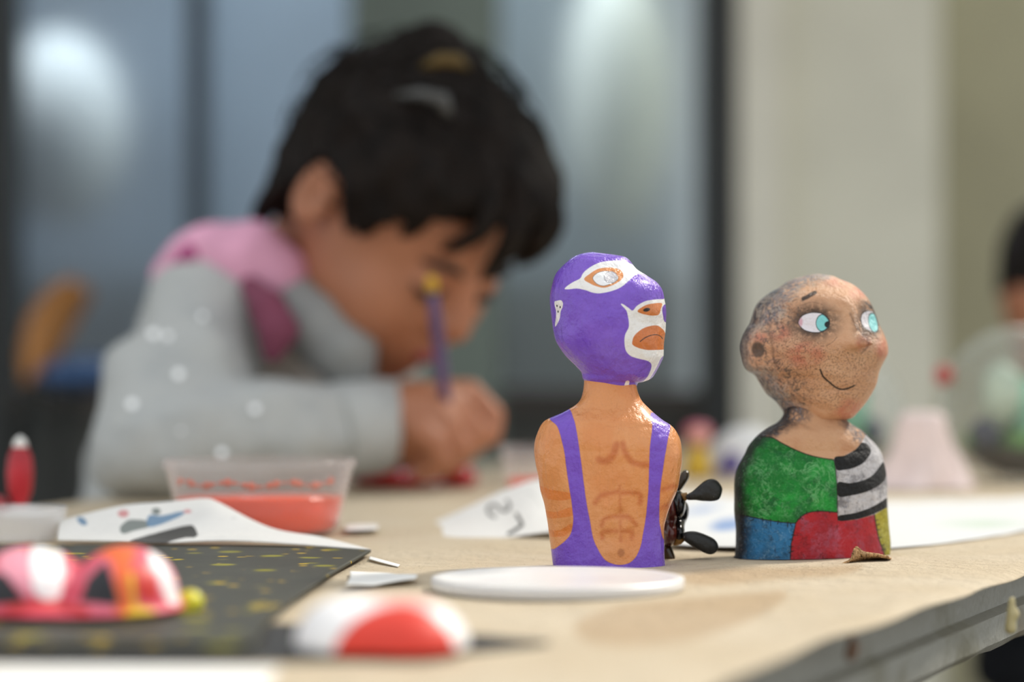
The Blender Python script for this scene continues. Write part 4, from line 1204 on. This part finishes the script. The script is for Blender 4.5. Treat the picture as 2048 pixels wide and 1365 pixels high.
e, c, r = globe(2040, 822, 1.86, 155, 'larger round glass globe with green plants at the right edge')
lathe('knob', [(0.0005, .008), (0.005, .007), (.0075, 0), (.005, -.006), (.0005, -.007)], P(1887, 752, 1.84), plain('red_knob', '#b8443f', 0.4).m, e, 24)
e, c, r = globe(1682, 815, 2.02, 122, 'glass globe half hidden behind the head of the bald figurine')

m_tis = plain('pink_tissue', '#e6d3cd', 0.85, var=0.06, scale=40)
s_ = 1.76 / FPX
ang = np.linspace(0, 2 * np.pi, 120, endpoint=False)
V, Fc = [], []
prof = [(0.2, 826), (30, 824), (44, 835), (48, 860), (56, 890), (70, 920), (92, 950), (118, 975), (128, 985)]
for i, (rp, y_) in enumerate(prof):
    z = P(1845, y_, 1.76)[2]
    for a in ang:
        rr = rp * s_ * (1 + 0.10 * math.sin(5 * a + i * .4) + 0.07 * math.sin(11 * a - i * .7))
        V.append([P(1842 - (30 if i > 5 else 0) * (i - 5) / 3, 0, 1.76)[0] + rr * math.cos(a), 1.76 + 0.6 * rr * math.sin(a), max(z, TZ + 0.0026)])
for i in range(len(prof) - 1):
    for k in range(120):
        Fc.append((i * 120 + k, (i + 1) * 120 + k, (i + 1) * 120 + (k + 1) % 120, i * 120 + (k + 1) % 120))
o = mesh('tissue_paper', V, Fc, m_tis.m); tag(o, 'crumpled pale pink tissue paper standing between the two glass globes', 'tissue')

dl = empty('tiny_doll', [P(1396, 950, 1.93)[0], 1.93, TZ], 'tiny blurred doll with pink hair and yellow dress behind the wrestler', 'doll')
s_ = 1.93 / FPX
c = P(1396, 950, 1.93)
zz = lambda y_: P(0, y_, 1.93)[2] - TZ
lathe('dress', [(1e-4, 0.0024), (30 * s_, 0.0024), (28 * s_, zz(935)), (22 * s_, zz(905)), (12 * s_, zz(893)), (1e-4, zz(892))], [c[0], 1.93, TZ], plain('yellow_dress', '#d9b23a', 0.6).m, dl, 32)
lathe('head', [(1e-4, zz(898)), (16 * s_, zz(893)), (24 * s_, zz(880)), (22 * s_, zz(865)), (12 * s_, zz(855)), (1e-4, zz(852))], [c[0], 1.93, TZ], plain('doll_skin', '#dca08c', 0.5).m, dl, 32)
lathe('hair', [(27 * s_, zz(878)), (30 * s_, zz(866)), (24 * s_, zz(851)), (10 * s_, zz(846)), (1e-4, zz(845))], [c[0], 1.935, TZ], plain('doll_hair', '#b25f72', 0.6).m, dl, 32)
wb = empty('white_bowl', [P(1490, 950, 1.98)[0], 1.98, TZ], 'white bowl turned upside down behind the shoulder of the bald figurine', 'bowl')
s_ = 1.98 / FPX
m_wb = plain('white_ceramic', '#e2e2df', 0.4, var=0.04)
lathe('shell', [(92 * s_, 0.0026), (90 * s_, 0.008), (80 * s_, .020), (60 * s_, .032), (34 * s_, .040), (1e-4, .0425)], [P(1495, 950, 1.98)[0], 1.98, TZ], m_wb.m, wb, 64)
lathe('rim', [(94 * s_, .0024), (97 * s_, .004), (94 * s_, .006), (91 * s_, .004)], [P(1495, 950, 1.98)[0], 1.98, TZ], m_wb.m, wb, 64)
Fd = Field(P(1420, 950, 1.9) - [0, .02, 0], P(1510, 880, 1.9) + [0, .02, 0], .0015)
Fd.ell(P(1463, 922, 1.9), [.008, .008, .008], None, .002); Fd.ell(P(1458, 940, 1.9), [.011, .009, .007], None, .003)
tag(Fd.build('purple_clay_lump', plain('purple_clay', '#5a4f86', 0.6).m), 'small purple clay lump in front of the upturned white bowl', 'clay lump')

# =================================================================== THE GIRL
m_skin = plain('skin', '#ab7152', 0.5, var=0.07, scale=20)
m_skin.set(Subsurface_Weight=0.12, Subsurface_Radius=(0.01, 0.004, 0.002), Subsurface_Scale=0.5)
m_hair = plain('dark_brown_hair', '#140d08', 0.6, 0.15, var=0.4, scale=60)
m_hair.bump(m_hair.noise(60, 5, 0.6, (1, 1, 0.15)), 0.006)
m_hood = Mat('grey_marl_jersey', '#b4b6b3', 0.9, 0.2)
m_hood.mix(m_hood.rng(m_hood.noise(28, 4), 0.42, 0.7, 0, 0.45), '#9a9fa0')
m_hood.bump(m_hood.noise(22, 5), 0.008)
m_hoodd = plain('darker_grey_jersey', '#8b8d8b', 0.9, var=0.1)
m_pink = plain('pink_lining', '#dfa3bd', 0.85, var=0.12, scale=25)
m_mag = plain('magenta_lining', '#a8487a', 0.85, var=0.1)
m_maroon = plain('maroon_lining', '#74394e', 0.85, var=0.15)
m_jean = plain('dark_trousers', '#2b3038', 0.8)

HD = 1.76
p_, y_ = math.radians(48), math.radians(40)
hf = np.array([math.cos(y_) * math.cos(p_), -math.sin(y_) * math.cos(p_), -math.sin(p_)])
hu = np.array([math.cos(y_) * math.sin(p_), -math.sin(y_) * math.sin(p_), math.cos(p_)])
hr_ = np.array([-math.sin(y_), -math.cos(y_), 0.0])
HA = np.array([hf, hr_, hu])
HC = P(796, 408, HD)
Hh = lambda f, r, u: HC + (f * hf + r * hr_ + u * hu) * 0.01
NB = np.array([-0.172, 1.87, P(0, 600, 1.87)[2]])          # base of the neck
SHR = P(415, 650, 1.755); SHL = np.array([-0.125, 1.975, SHR[2] - 0.03])
ELR = P(300, 900, 1.635); WRR = P(772, 852, 1.715)
ELL = P(640, 890, 2.04); WRL = P(812, 900, 1.93)
HIP = np.array([-0.255, 1.93, 0.53])
girl = empty('person', [HIP[0], HIP[1], 0], 'child with dark hair in a bun and grey hoodie with pink lining, bent over painting', 'person')
B = Field([-0.62, 1.45, -0.02], [0.12, 2.22, 1.16], 0.0036)
# torso, legs under the clothes
B.ell(NB + [-0.05, 0.01, -0.13], [0.075, 0.10, 0.11], None, .03); B.ell((NB + HIP) / 2 + [-.02, 0, -.03], [0.075, .10, .12], None, .03); B.ell(HIP, [.10, .11, .09], None, .03)
ld = np.array([WD[0], WD[1], 0]) * -1
rs = np.array([-ld[1], ld[0], 0])
for sg in (-1, 1):
    h_ = HIP + rs * sg * .07; kn = h_ + ld * 0.33 + [0, 0, -.02]; an = np.array([kn[0] + ld[0] * .02, kn[1] + ld[1] * .02, .07])
    B.cap(h_, .06, kn, .043, .02); B.cap(kn, .043, an, .028, .02); B.cap([an[0], an[1], .03], .026, [an[0] + ld[0] * .11, an[1] + ld[1] * .11, .024], .022, .02)
B.cap(SHR, .035, ELR, .028, .02).cap(ELR, .028, WRR, .021, .02).cap(SHL, .035, ELL, .028, .02).cap(ELL, .028, WRL, .021, .02).cap(SHR, .035, NB, .045, .03).cap(SHL, .035, NB, .045, .03)
# neck and head
B.cap(NB, .043, Hh(-3, 0, -5.5), .042, .02)
B.ell(Hh(-0.3, 0, 2.2), [.093, .074, .088], HA, .015)
B.ell(Hh(3.0, 0, -3.2), [.064, .063, .072], HA, .02)
B.ell(Hh(7.0, 0, -5.6), [.029, .033, .030], HA, .018)
B.ell(Hh(7.6, 0, -8.3), [.017, .020, .015], HA, .014)
for sg in (-1, 1):
    B.ell(Hh(6.0, 3.4 * sg, -3.4), [.030, .028, .032], HA, .015)
    B.ell(Hh(8.9, 3.1 * sg, 0.3), [.010, .016, .009], HA, .008, True)
    B.ell(Hh(7.9, 3.0 * sg, 0.1), [.011, .015, .012], HA, .004)
    B.ell(Hh(9.6, 0.95 * sg, -2.4), [.009, .008, .007], HA, .006)
    B.ell(Hh(-0.7, 7.9 * sg, -0.2), [.018, .007, .028], HA, .004); B.ell(Hh(-0.2, 8.5 * sg, 0.1), [.010, .004, .017], HA, .003, True)
B.cap(Hh(9.0, 0, 0.9), .008, Hh(10.5, 0, -1.9), .0115, .010)
B.cap(Hh(9.5, -1.4, -4.9), .005, Hh(9.5, 1.4, -4.9), .005, .006).cap(Hh(9.3, -1.2, -6.0), .006, Hh(9.3, 1.2, -6.0), .006, .006)
# right hand around the brush
B.ell(P(838, 842, 1.715), [.030, .020, .027], None, .012)
B.cap(WRR, .022, P(830, 845, 1.715), .024, .015)
fk = .002
B.path([P(880, 790, 1.735), P(938, 788, 1.742), P(984, 832, 1.742), P(980, 868, 1.738), P(945, 893, 1.732)], [.0115, .0105, .0095, .0085, .0075], fk)
B.path([P(872, 800, 1.718), P(912, 812, 1.722), P(948, 862, 1.724), P(928, 905, 1.724), P(905, 925, 1.726)], [.0120, .0110, .0095, .0085, .0075], fk)
B.path([P(858, 830, 1.703), P(893, 848, 1.705), P(918, 895, 1.708), P(895, 932, 1.712), P(868, 935, 1.716)], [.0115, .0105, .0092, .008, .0075], fk)
B.path([P(838, 860, 1.692), P(866, 884, 1.692), P(882, 922, 1.696), P(858, 948, 1.700), P(838, 945, 1.704)], [.0105, .0095, .0085, .0075, .007], fk)
B.path([P(810, 815, 1.735), P(855, 800, 1.757), P(905, 830, 1.762), P(930, 880, 1.75)], [.013, .0125, .0105, .0085], fk)
# left hand holding the red piece
B.ell(P(850, 915, 1.90), [.028, .022, .018], None, .01)
for kx in range(4):
    a = P(866, 900 + 9 * kx, 1.905 - .014 * kx); B.path([a, a + [.018, -.02, -.002], a + [.022, -.036, -.016]], [.0085, .008, .007], fk)
B.path([P(830, 905, 1.885), P(850, 925, 1.85), P(868, 940, 1.835)], [.010, .009, .008], fk)
B.build('body', m_skin.m, girl, label='tan skin of face, ear, neck and hands')

# face details
m_lip = plain('lips', '#8f3f44', 0.4); m_dark = plain('lash', '#150d09', 0.6); m_white_eye = plain('eye_white', '#d8cfc8', 0.3)
tube('mouth', [Hh(9.2, -1.7, -5.5), Hh(9.9, -.7, -5.35), Hh(10.05, 0, -5.4), Hh(9.9, .7, -5.35), Hh(9.2, 1.7, -5.5)], [.001, .0055, .006, .0055, .001], m_lip.m, girl, 10)
for sg in (-1, 1):
    tube('eyelash', [Hh(8.7, 1.5 * sg, 0.1), Hh(9.1, 2.4 * sg, -.4), Hh(8.9, 3.4 * sg, -.4), Hh(8.1, 4.5 * sg, 0.1)], [.001, .004, .004, .001], m_dark.m, girl, 8)
    tube('eyebrow', [Hh(9.2, 1.3 * sg, 1.8), Hh(9.1, 2.4 * sg, 2.3), Hh(8.6, 3.6 * sg, 2.3), Hh(7.7, 4.7 * sg, 1.9)], [.001, .003, .003, .001], m_dark.m, girl, 8)

# hair
def hair_keep(V):
    d = (V - HC) * 100
    f, r, u = d @ hf, d @ hr_, d @ hu
    line = np.interp(f, [-12, -7, -4, -3.0, -2.5, -1.9, 1.2, 2.6, 3.4, 4.6, 6.0, 7.6, 9.0, 12], [-8.5, -8.5, -7.5, -5.5, -2.0, 2.2, 2.4, 0.2, -0.2, 1.6, 3.6, 5.4, 6.6, 7])
    return (u > line) & ~((u < 1.5) & (f > -1.2) & (np.abs(r) < 4))
Hf = Field(HC - .17, HC + .17, 0.003)
Hf.ell(Hh(-1.0, 0, 2.6), [.098, .086, .090], HA, .015)
Hf.ell(Hh(-5.8, 0, -3.0), [.036, .060, .050], HA, .02)
Hf.ell(Hh(3.0, -1.8, 6.6), [.060, .064, .042], HA, .02)
Hf.ell(Hh(1.5, 5.0, 4.2), [.058, .032, .046], HA, .015)
Hf.ell(Hh(2.5, -5.4, 3.8), [.058, .028, .050], HA, .015)
Hf.rough(0.0022, 190, 5)
hair = Hf.build('hair', m_hair.m, girl, hair_keep)
md = hair.modifiers.new('t', 'SOLIDIFY'); md.thickness = 0.008; md.offset = -1
bn = Field(Hh(-6, 0, 9.5) - .075, Hh(-6, 0, 9.5) + .075, .0028)
bn.ell(Hh(-5.0, -0.4, 8.7), [.034, .034, .032], HA, .012); bn.ell(Hh(-4.0, 0, 9.4), [.028, .030, .024], HA, .012); bn.ell(Hh(-3.4, -.5, 7.6), [.05, .048, .03], HA, .02)
bn.rough(.0022, 230, 9)
bn.build('hair_bun', m_hair.m, hair)
locks = [[(6.5, .3, 9.2), (9.3, .4, 7.0), (10.0, .6, 4.6), (10.1, .8, 2.4)], [(6.5, 2, 9.0), (8.6, 2.6, 6.6), (8.6, 3.4, 4.6), (8.0, 4.0, 3.2)], [(6.5, -2.5, 9.2), (9.0, -2.6, 7.2), (9.6, -2.8, 5.6)], [(6.0, -4.5, 8.6), (8.2, -5.0, 6.4), (8.4, -5.4, 4.0), (7.6, -5.8, 1.6)],
         [(4.5, 5.5, 6.5), (6.2, 5.8, 4.5), (6.0, 6.0, 2.4)], [(3.0, 6.6, 5.0), (4.0, 7.2, 2.4), (3.9, 7.0, .2)], [(5, -5.8, 6.2), (6.6, -6.0, 3.5), (6.4, -6.0, .6)], [(-5.5, 4.8, -3), (-6.2, 4.6, -6.0), (-6.0, 4.6, -8.5)], [(-6.5, 2.0, -4), (-7.2, 2.0, -6.5), (-7.0, 2.0, -8.5)], [(-4, 6.2, -2), (-4.8, 6.0, -5.0), (-4.6, 5.8, -8.0)]]
for lk in locks:
    pts = catmull([Hh(*a) for a in lk], 6)
    tube('lock', pts, np.interp(np.linspace(0, 1, len(pts)), [0, .35, .8, 1], [.009, .011, .007, .001]), m_hair.m, hair, 10, 0.6)
fz = []
Vs, Fs = [], []
for _ in range(260):
    f0 = random.uniform(-9, 8.5); r0 = random.uniform(-8, 8); th_ = random.uniform(0, 1)
    dv = np.array([random.gauss(0, 1), random.gauss(0, 1), random.gauss(.6, .8)]); dv /= np.linalg.norm(dv)
    b0 = Hh(-1 + 9.6 * dv[0], 8.4 * dv[1], 2.6 + 9.0 * dv[2])
    if dv[0] > 0.3 and dv[2] < 0.55 or dv[2] < -0.3: continue
    t1 = np.cross(dv, [random.gauss(0, 1) for _ in range(3)]); t1 /= np.linalg.norm(t1)
    pts = [b0 + (t1[0] * hf + t1[1] * hr_ + t1[2] * hu) * x * .045 + (dv[0] * hf + dv[1] * hr_ + dv[2] * hu) * (.008 * math.sin(x * 3)) for x in np.linspace(0, 1, 6)]
    base = len(Vs)
    for p in pts:
        for k in range(3): Vs.append(p + .0006 * np.array([math.cos(k * 2.1), math.sin(k * 2.1), math.cos(k * 2.1 + 1)]))
    for i in range(5):
        for k in range(3): Fs.append((base + i * 3 + k, base + i * 3 + (k + 1) % 3, base + i * 3 + 3 + (k + 1) % 3, base + i * 3 + 3 + k))
fz = mesh('loose_hair', Vs, Fs, m_hair.m, hair); fz['kind'] = 'stuff'
m_gold = plain('gold_band', '#5e4a1e', 0.35, metal=0.4); m_silver = plain('silver_clip', '#4e4e4c', 0.35, metal=0.3)
bc = P(892, 122, 1.672)
tube('hair_tie', [bc + [-.016, .002, -.004], bc + [-.004, -.004, 0], bc + [.008, -.002, 0], bc + [.014, .006, -.004]], [.003, .005, .005, .003], m_gold.m, girl, 12)
bc = P(880, 200, 1.665)
tube('hair_clip', [bc + [-.030, .008, .004], bc + [-.012, -.002, .004], bc + [.002, -.003, 0], bc + [.006, 0, -.012]], [.003, .004, .006, .004], m_silver.m, girl, 12)

# hoodie
C = Field([-0.62, 1.46, 0.42], [0.06, 2.24, 1.02], 0.0042)
C.ell(NB + [-0.055, 0.01, -0.15], [0.10, 0.125, 0.12], None, .03); C.ell((NB + HIP) / 2 + [-.02, 0, -.02], [0.105, .125, .14], None, .03); C.ell(HIP + [0, 0, .02], [.12, .13, .09], None, .03)
C.cap(SHR, .044, NB + [-.01, 0, -.055], .050, .03).cap(SHL, .045, NB + [-.01, 0, -.05], .050, .03)
C.cap(SHR, .048, (SHR + ELR) / 2, .044, .016).cap((SHR + ELR) / 2 + [-.006, 0, 0], .045, ELR, .040, .016)
C.cap(ELR + [.012, -.006, 0], .038, (ELR + WRR) / 2 + [0, 0, .002], .036, .004).cap((ELR + WRR) / 2 + [0, 0, .002], .036, WRR - (WRR - ELR) * .06, .032, .012)
C.cap(SHL, .048, ELL, .040, .02).cap(ELL, .040, WRL, .034, .02)
C.rough(.0034, 70, 8); C.rough(.0016, 150, 18)
hoodie = C.build('hoodie', m_hood.m, girl, label='grey marl hoodie with sparkling spots')
cd = (WRR - ELR) / np.linalg.norm(WRR - ELR)
tube('cuff', [WRR - cd * .040, WRR - cd * .036, WRR - cd * .018, WRR - cd * .004, WRR - cd * .001], [.031, .0345, .0340, .0335, .029], m_hood.m, hoodie, 32)
Q = Field([-0.40, 1.62, 0.80], [-0.02, 1.98, 1.02], .0032)
Q.path([P(335, 555, 1.77), P(375, 528, 1.765), P(440, 512, 1.76), P(500, 520, 1.755), P(555, 558, 1.755), P(600, 600, 1.77)], [.013, .018, .024, .027, .024, .016], .012)
Q.path([P(440, 505, 1.80), P(510, 505, 1.86), P(590, 560, 1.88)], [.018, .02, .02], .015)
Q.rough(.0015, 110, 2)
Q.build('hood', m_pink.m, hoodie, label='folded pink hood lining')
Q = Field([-0.40, 1.62, 0.84], [-0.2, 1.90, 0.96], .002)
Q.cap(P(352, 545, 1.752), .008, P(388, 515, 1.748), .012, .004)
Q.build('hood_fold', m_mag.m, hoodie, label='magenta fold of the hood')
Q = Field([-0.36, 1.58, 0.76], [0.02, 1.92, 1.0], .0032)
Q.path([P(535, 585, 1.765), P(590, 610, 1.75), P(645, 660, 1.735), P(690, 715, 1.725), P(700, 740, 1.725)], [.012, .021, .024, .022, .014], .012)
Q.rough(.0012, 110, 4)
Q.build('collar', m_hoodd.m, hoodie, label='darker grey front edge of the hood')
Q = Field([-0.36, 1.58, 0.76], [0.02, 1.92, 1.0], .003)
Q.path([P(500, 572, 1.725), P(535, 615, 1.705), P(556, 660, 1.70), P(545, 705, 1.70)], [.008, .012, .013, .008], .008)
Q.build('hood_edge', m_maroon.m, hoodie, label='maroon inner edge of the hood')
# sequins: small flat discs, turned towards the sun and the viewer
m_seq = Mat('sequin', '#fbfbf8', 0.15, 0.5, 1.0)
dg = bpy.context.evaluated_depsgraph_get()
dg.update()
for (px, py, rr) in ((307, 668, 1.0), (335, 672, .8), (405, 633, .7), (357, 748, 1.0), (264, 808, 1.0), (510, 818, .9), (444, 906, .9), (362, 862, .4)):
    d = P(px, py, 1.6) - CAM; d /= np.linalg.norm(d)
    hit, loc, nor, idx = hoodie.ray_cast(Vector(CAM), Vector(d))
    if not hit: continue
    nv = (Vector((0.1, -0.75, 0.65)).normalized() - Vector(d)).normalized()
    zq = nv.to_track_quat('Z', 'Y')
    V = [loc - Vector(d) * .004 + zq @ Vector((.0030 * rr * math.cos(a), .0030 * rr * math.sin(a), 0)) for a in np.linspace(0, 6.283, 12, endpoint=False)]
    V += [v - nv * .0004 for v in V]
    Fq = [tuple(range(12)), tuple(range(23, 11, -1))] + [(i, i + 12, (i + 1) % 12 + 12, (i + 1) % 12) for i in range(12)]
    mesh('sequin', V, Fq, m_seq.m, hoodie, False)
# trousers
J = Field([-0.62, 1.45, 0.0], [0.10, 2.22, .64], .005)
J.ell(HIP + [0, 0, -.01], [.108, .118, .085], None, .03)
for sg in (-1, 1):
    h_ = HIP + rs * sg * .07; kn = h_ + ld * 0.33 + [0, 0, -.02]; an = np.array([kn[0] + ld[0] * .02, kn[1] + ld[1] * .02, .09])
    J.cap(h_, .068, kn, .052, .02); J.cap(kn, .052, an, .042, .02)
J.build('trousers', m_jean.m, girl)
for sg in (-1, 1):
    h_ = HIP + rs * sg * .07; kn = h_ + ld * 0.33
    a_ = np.array([kn[0] + ld[0] * .02, kn[1] + ld[1] * .02, .034])
    S_ = Field(a_ - [.2, .2, .04], a_ + [.2, .2, .09], .004)
    S_.cap(a_, .032, a_ + ld * .12 + [0, 0, -.004], .029, .01).cap(a_, .031, a_ + [0, 0, .05], .034, .01)
    S_.f = np.maximum(S_.f, (0.003 - (S_.lo[2] + S_.h * np.arange(S_.n[2])))[None, None, :].astype(np.float32))
    S_.build('shoe', m_post.m, girl)

# stool under the child
st = empty('stool', [HIP[0], HIP[1], 0], 'dark round stool the child sits on', 'stool')
lathe('seat', [(1e-4, .425), (.15, .425), (.16, .43), (.16, .445), (.15, .452), (1e-4, .453)], [HIP[0], HIP[1], 0], m_post.m, st, 40)
for kx in range(4):
    a = kx * math.pi / 2 + .5
    tube('leg', [[HIP[0] + .10 * math.cos(a), HIP[1] + .10 * math.sin(a), .425], [HIP[0] + .17 * math.cos(a), HIP[1] + .17 * math.sin(a), 0.002]], .012, m_post.m, st)

# brush
brs = empty('paint_brush', P(888, 900, 1.735), 'slim purple paint brush with a yellow end held in the hand', 'brush')
b0, b1 = P(862, 556, 1.655), P(905, 925, 1.732)
ln_ = lambda t: b0 + (b1 - b0) * t
tube('handle', [ln_(.06), ln_(.2), ln_(.5), ln_(.8)], [.0030, .0045, .0045, .0035], plain('purple_lacquer', '#5d4a74', 0.3).m, brs, 12)
tube('handle_end', [ln_(-.01), ln_(0.01), ln_(.065)], [.0015, .004, .0042], plain('yellow_lacquer', '#d0a41e', 0.3).m, brs, 12)
tube('ferrule', [ln_(.8), ln_(.93)], [.0036, .0032], plain('ferrule_metal', '#b8b8b8', 0.3, metal=1.0).m, brs, 12)
tube('bristles', [ln_(.93), ln_(.97), ln_(1.02)], [.0032, .0036, .0006], plain('red_bristle', '#8a1a1a', 0.6).m, brs, 12)
# red piece being painted
Fd = Field(P(690, 1000, 1.80) - [0, .06, 0], P(980, 890, 1.80) + [0, .06, 0], .002)
s_ = 1.8 / FPX
Fd.ell(P(790, 968, 1.80), [85 * s_, .032, 30 * s_], None, .006); Fd.ell(P(920, 955, 1.79), [34 * s_, .016, 24 * s_], None, .006); Fd.ell(P(850, 978, 1.79), [100 * s_, .028, 14 * s_], None, .006)
Fd.f = np.maximum(Fd.f, (TZ + 0.0024 - (Fd.lo[2] + Fd.h * np.arange(Fd.n[2])))[None, None, :].astype(np.float32))
m_wet = plain('wet_red_paint', '#b0151a', 0.25, var=0.2, scale=40)
tag(Fd.build('red_clay_piece', m_wet.m), "wet red clay piece on the table under the child's hand", 'clay piece')

# =================================================================== SECOND PERSON AT THE RIGHT EDGE
D2 = 2.55
p2 = empty('person', [P(2150, 700, D2)[0], D2 + .1, 0], 'blurred person with dark hair and navy top at the right edge behind the globe', 'person')
hc = P(2165, 610, D2)
f2 = np.array([-.62, -.66, -.42]); f2 /= np.linalg.norm(f2); r2 = np.cross(f2, [0, 0, 1]); r2 /= np.linalg.norm(r2); u2 = np.cross(r2, f2); A2 = np.array([f2, r2, u2])
hh = lambda f, r, u: hc + (f * f2 + r * r2 + u * u2) * .01
nb = hc + [.08, .10, -.16]
Bd = Field([hc[0] - .30, D2 - .32, 0.55], [hc[0] + .42, D2 + .45, hc[2] + .2], .006)
Bd.ell(hh(0, 0, 2), [.095, .075, .09], A2, .015).ell(hh(2.5, 0, -4), [.066, .06, .07], A2, .02).cap(hh(8.4, 0, .4), .007, hh(10, 0, -2.6), .011, .008).ell(hh(6.5, 0, -8.5), [.02, .022, .018], A2, .015)
for sg in (-1, 1): Bd.ell(hh(-.5, 7.4 * sg, -.5), [.018, .008, .03], A2, .005); Bd.ell(hh(7.6, 3.1 * sg, .4), [.012, .016, .01], A2, .008, True)
Bd.cap(hh(-2, 0, -6), .045, nb, .05, .02).ell(nb + [.02, .03, -.16], [.13, .12, .16], None, .03)
Bd.build('body', m_skin.m, p2)
tube('mouth', [hh(8.6, -1.6, -5.8), hh(9.0, 0, -5.6), hh(8.6, 1.6, -5.8)], [.001, .005, .001], m_lip.m, p2)
for sg in (-1, 1):
    tube('eyelash', [hh(8.0, 1.6 * sg, .1), hh(8.4, 2.6 * sg, -.1), hh(7.8, 4.2 * sg, .1)], [.001, .003, .001], m_dark.m, p2, 8)
Hd = Field(hc - .16, hc + .16, .005)
Hd.ell(hh(-1.0, 0, 3), [.10, .086, .092], A2, .015).ell(hh(-5, 0, -3), [.055, .07, .07], A2, .02).rough(.003, 120, 31)
hp = Hd.build('hair', m_hair.m, p2, lambda V: ((V - hc) @ u2 * 100 > np.interp((V - hc) @ f2 * 100, [-12, -4, 0, 5, 9, 12], [-9, -8, 1.5, 3, 5.6, 6])))
Td = Field([hc[0] - .32, D2 - .34, 0.5], [hc[0] + .45, D2 + .48, hc[2]], .007)
Td.ell(nb + [.02, .03, -.17], [.155, .145, .17], None, .03).cap(nb + [-.12, -.06, -.05], .055, nb + [-.17, -.20, -.20], .045, .02).cap(nb + [.16, .10, -.05], .055, nb + [.2, -.1, -.22], .045, .02).rough(.003, 70, 6)
Td.build('top', m_navy.m, p2)
tube('collar', [nb + [.055 * math.cos(a), .055 * math.sin(a), -.01 + .012 * math.sin(a)] for a in np.linspace(0, 6.28, 22)], .014, m_pw.m, p2)

# =================================================================== STOOL WITH WOODEN BACK BEHIND, LEFT
DW = 3.1; s_ = DW / FPX
ch = empty('bar_stool', [P(130, 790, DW)[0], DW, 0], 'tall stool with a curved tan wooden back and blue seat by the window', 'stool')
m_wood = plain('tan_wood', '#b57a3c', 0.45, var=0.25, scale=12); m_blue = plain('blue_cushion', '#3d5b85', 0.8, var=0.15)
V, Fc = [], []
mid = catmull([(62, 770), (78, 710), (100, 650), (130, 600), (158, 566)], 6)
wid = np.interp(np.linspace(0, 1, len(mid)), [0, .2, .5, .8, 1], [14, 34, 46, 44, 22])
for (x, y), wd in zip(mid, wid):
    for k in range(13):
        a = -1 + 2 * k / 12
        V.append(P(x + wd * a, y + 10 * a, DW - .05 * (1 - a * a) + .02 * a))
for i in range(len(mid) - 1):
    for k in range(12): Fc.append((i * 13 + k, i * 13 + k + 1, (i + 1) * 13 + k + 1, (i + 1) * 13 + k))
o = mesh('backrest', V, Fc, m_wood.m, ch); md = o.modifiers.new('t', 'SOLIDIFY'); md.thickness = .012
Sd = Field(P(30, 820, DW) - [0, .2, 0], P(330, 660, DW) + [0, .2, 0], .005)
Sd.ell(P(175, 750, DW + .02), [95 * s_, .13, 36 * s_], None, .01)
Sd.build('seat', m_blue.m, ch)
zs = P(0, 775, DW)[2]
for dx, dy in ((-.05, -.09), (.05, -.09), (-.05, .11), (.05, .11)):
    p = P(175, 775, DW); tube('leg', [[p[0] + dx, DW + .02 + dy, zs + .01], [p[0] + dx * 1.7, DW + .02 + dy * 1.5, 0.002]], .012, m_post.m, ch)
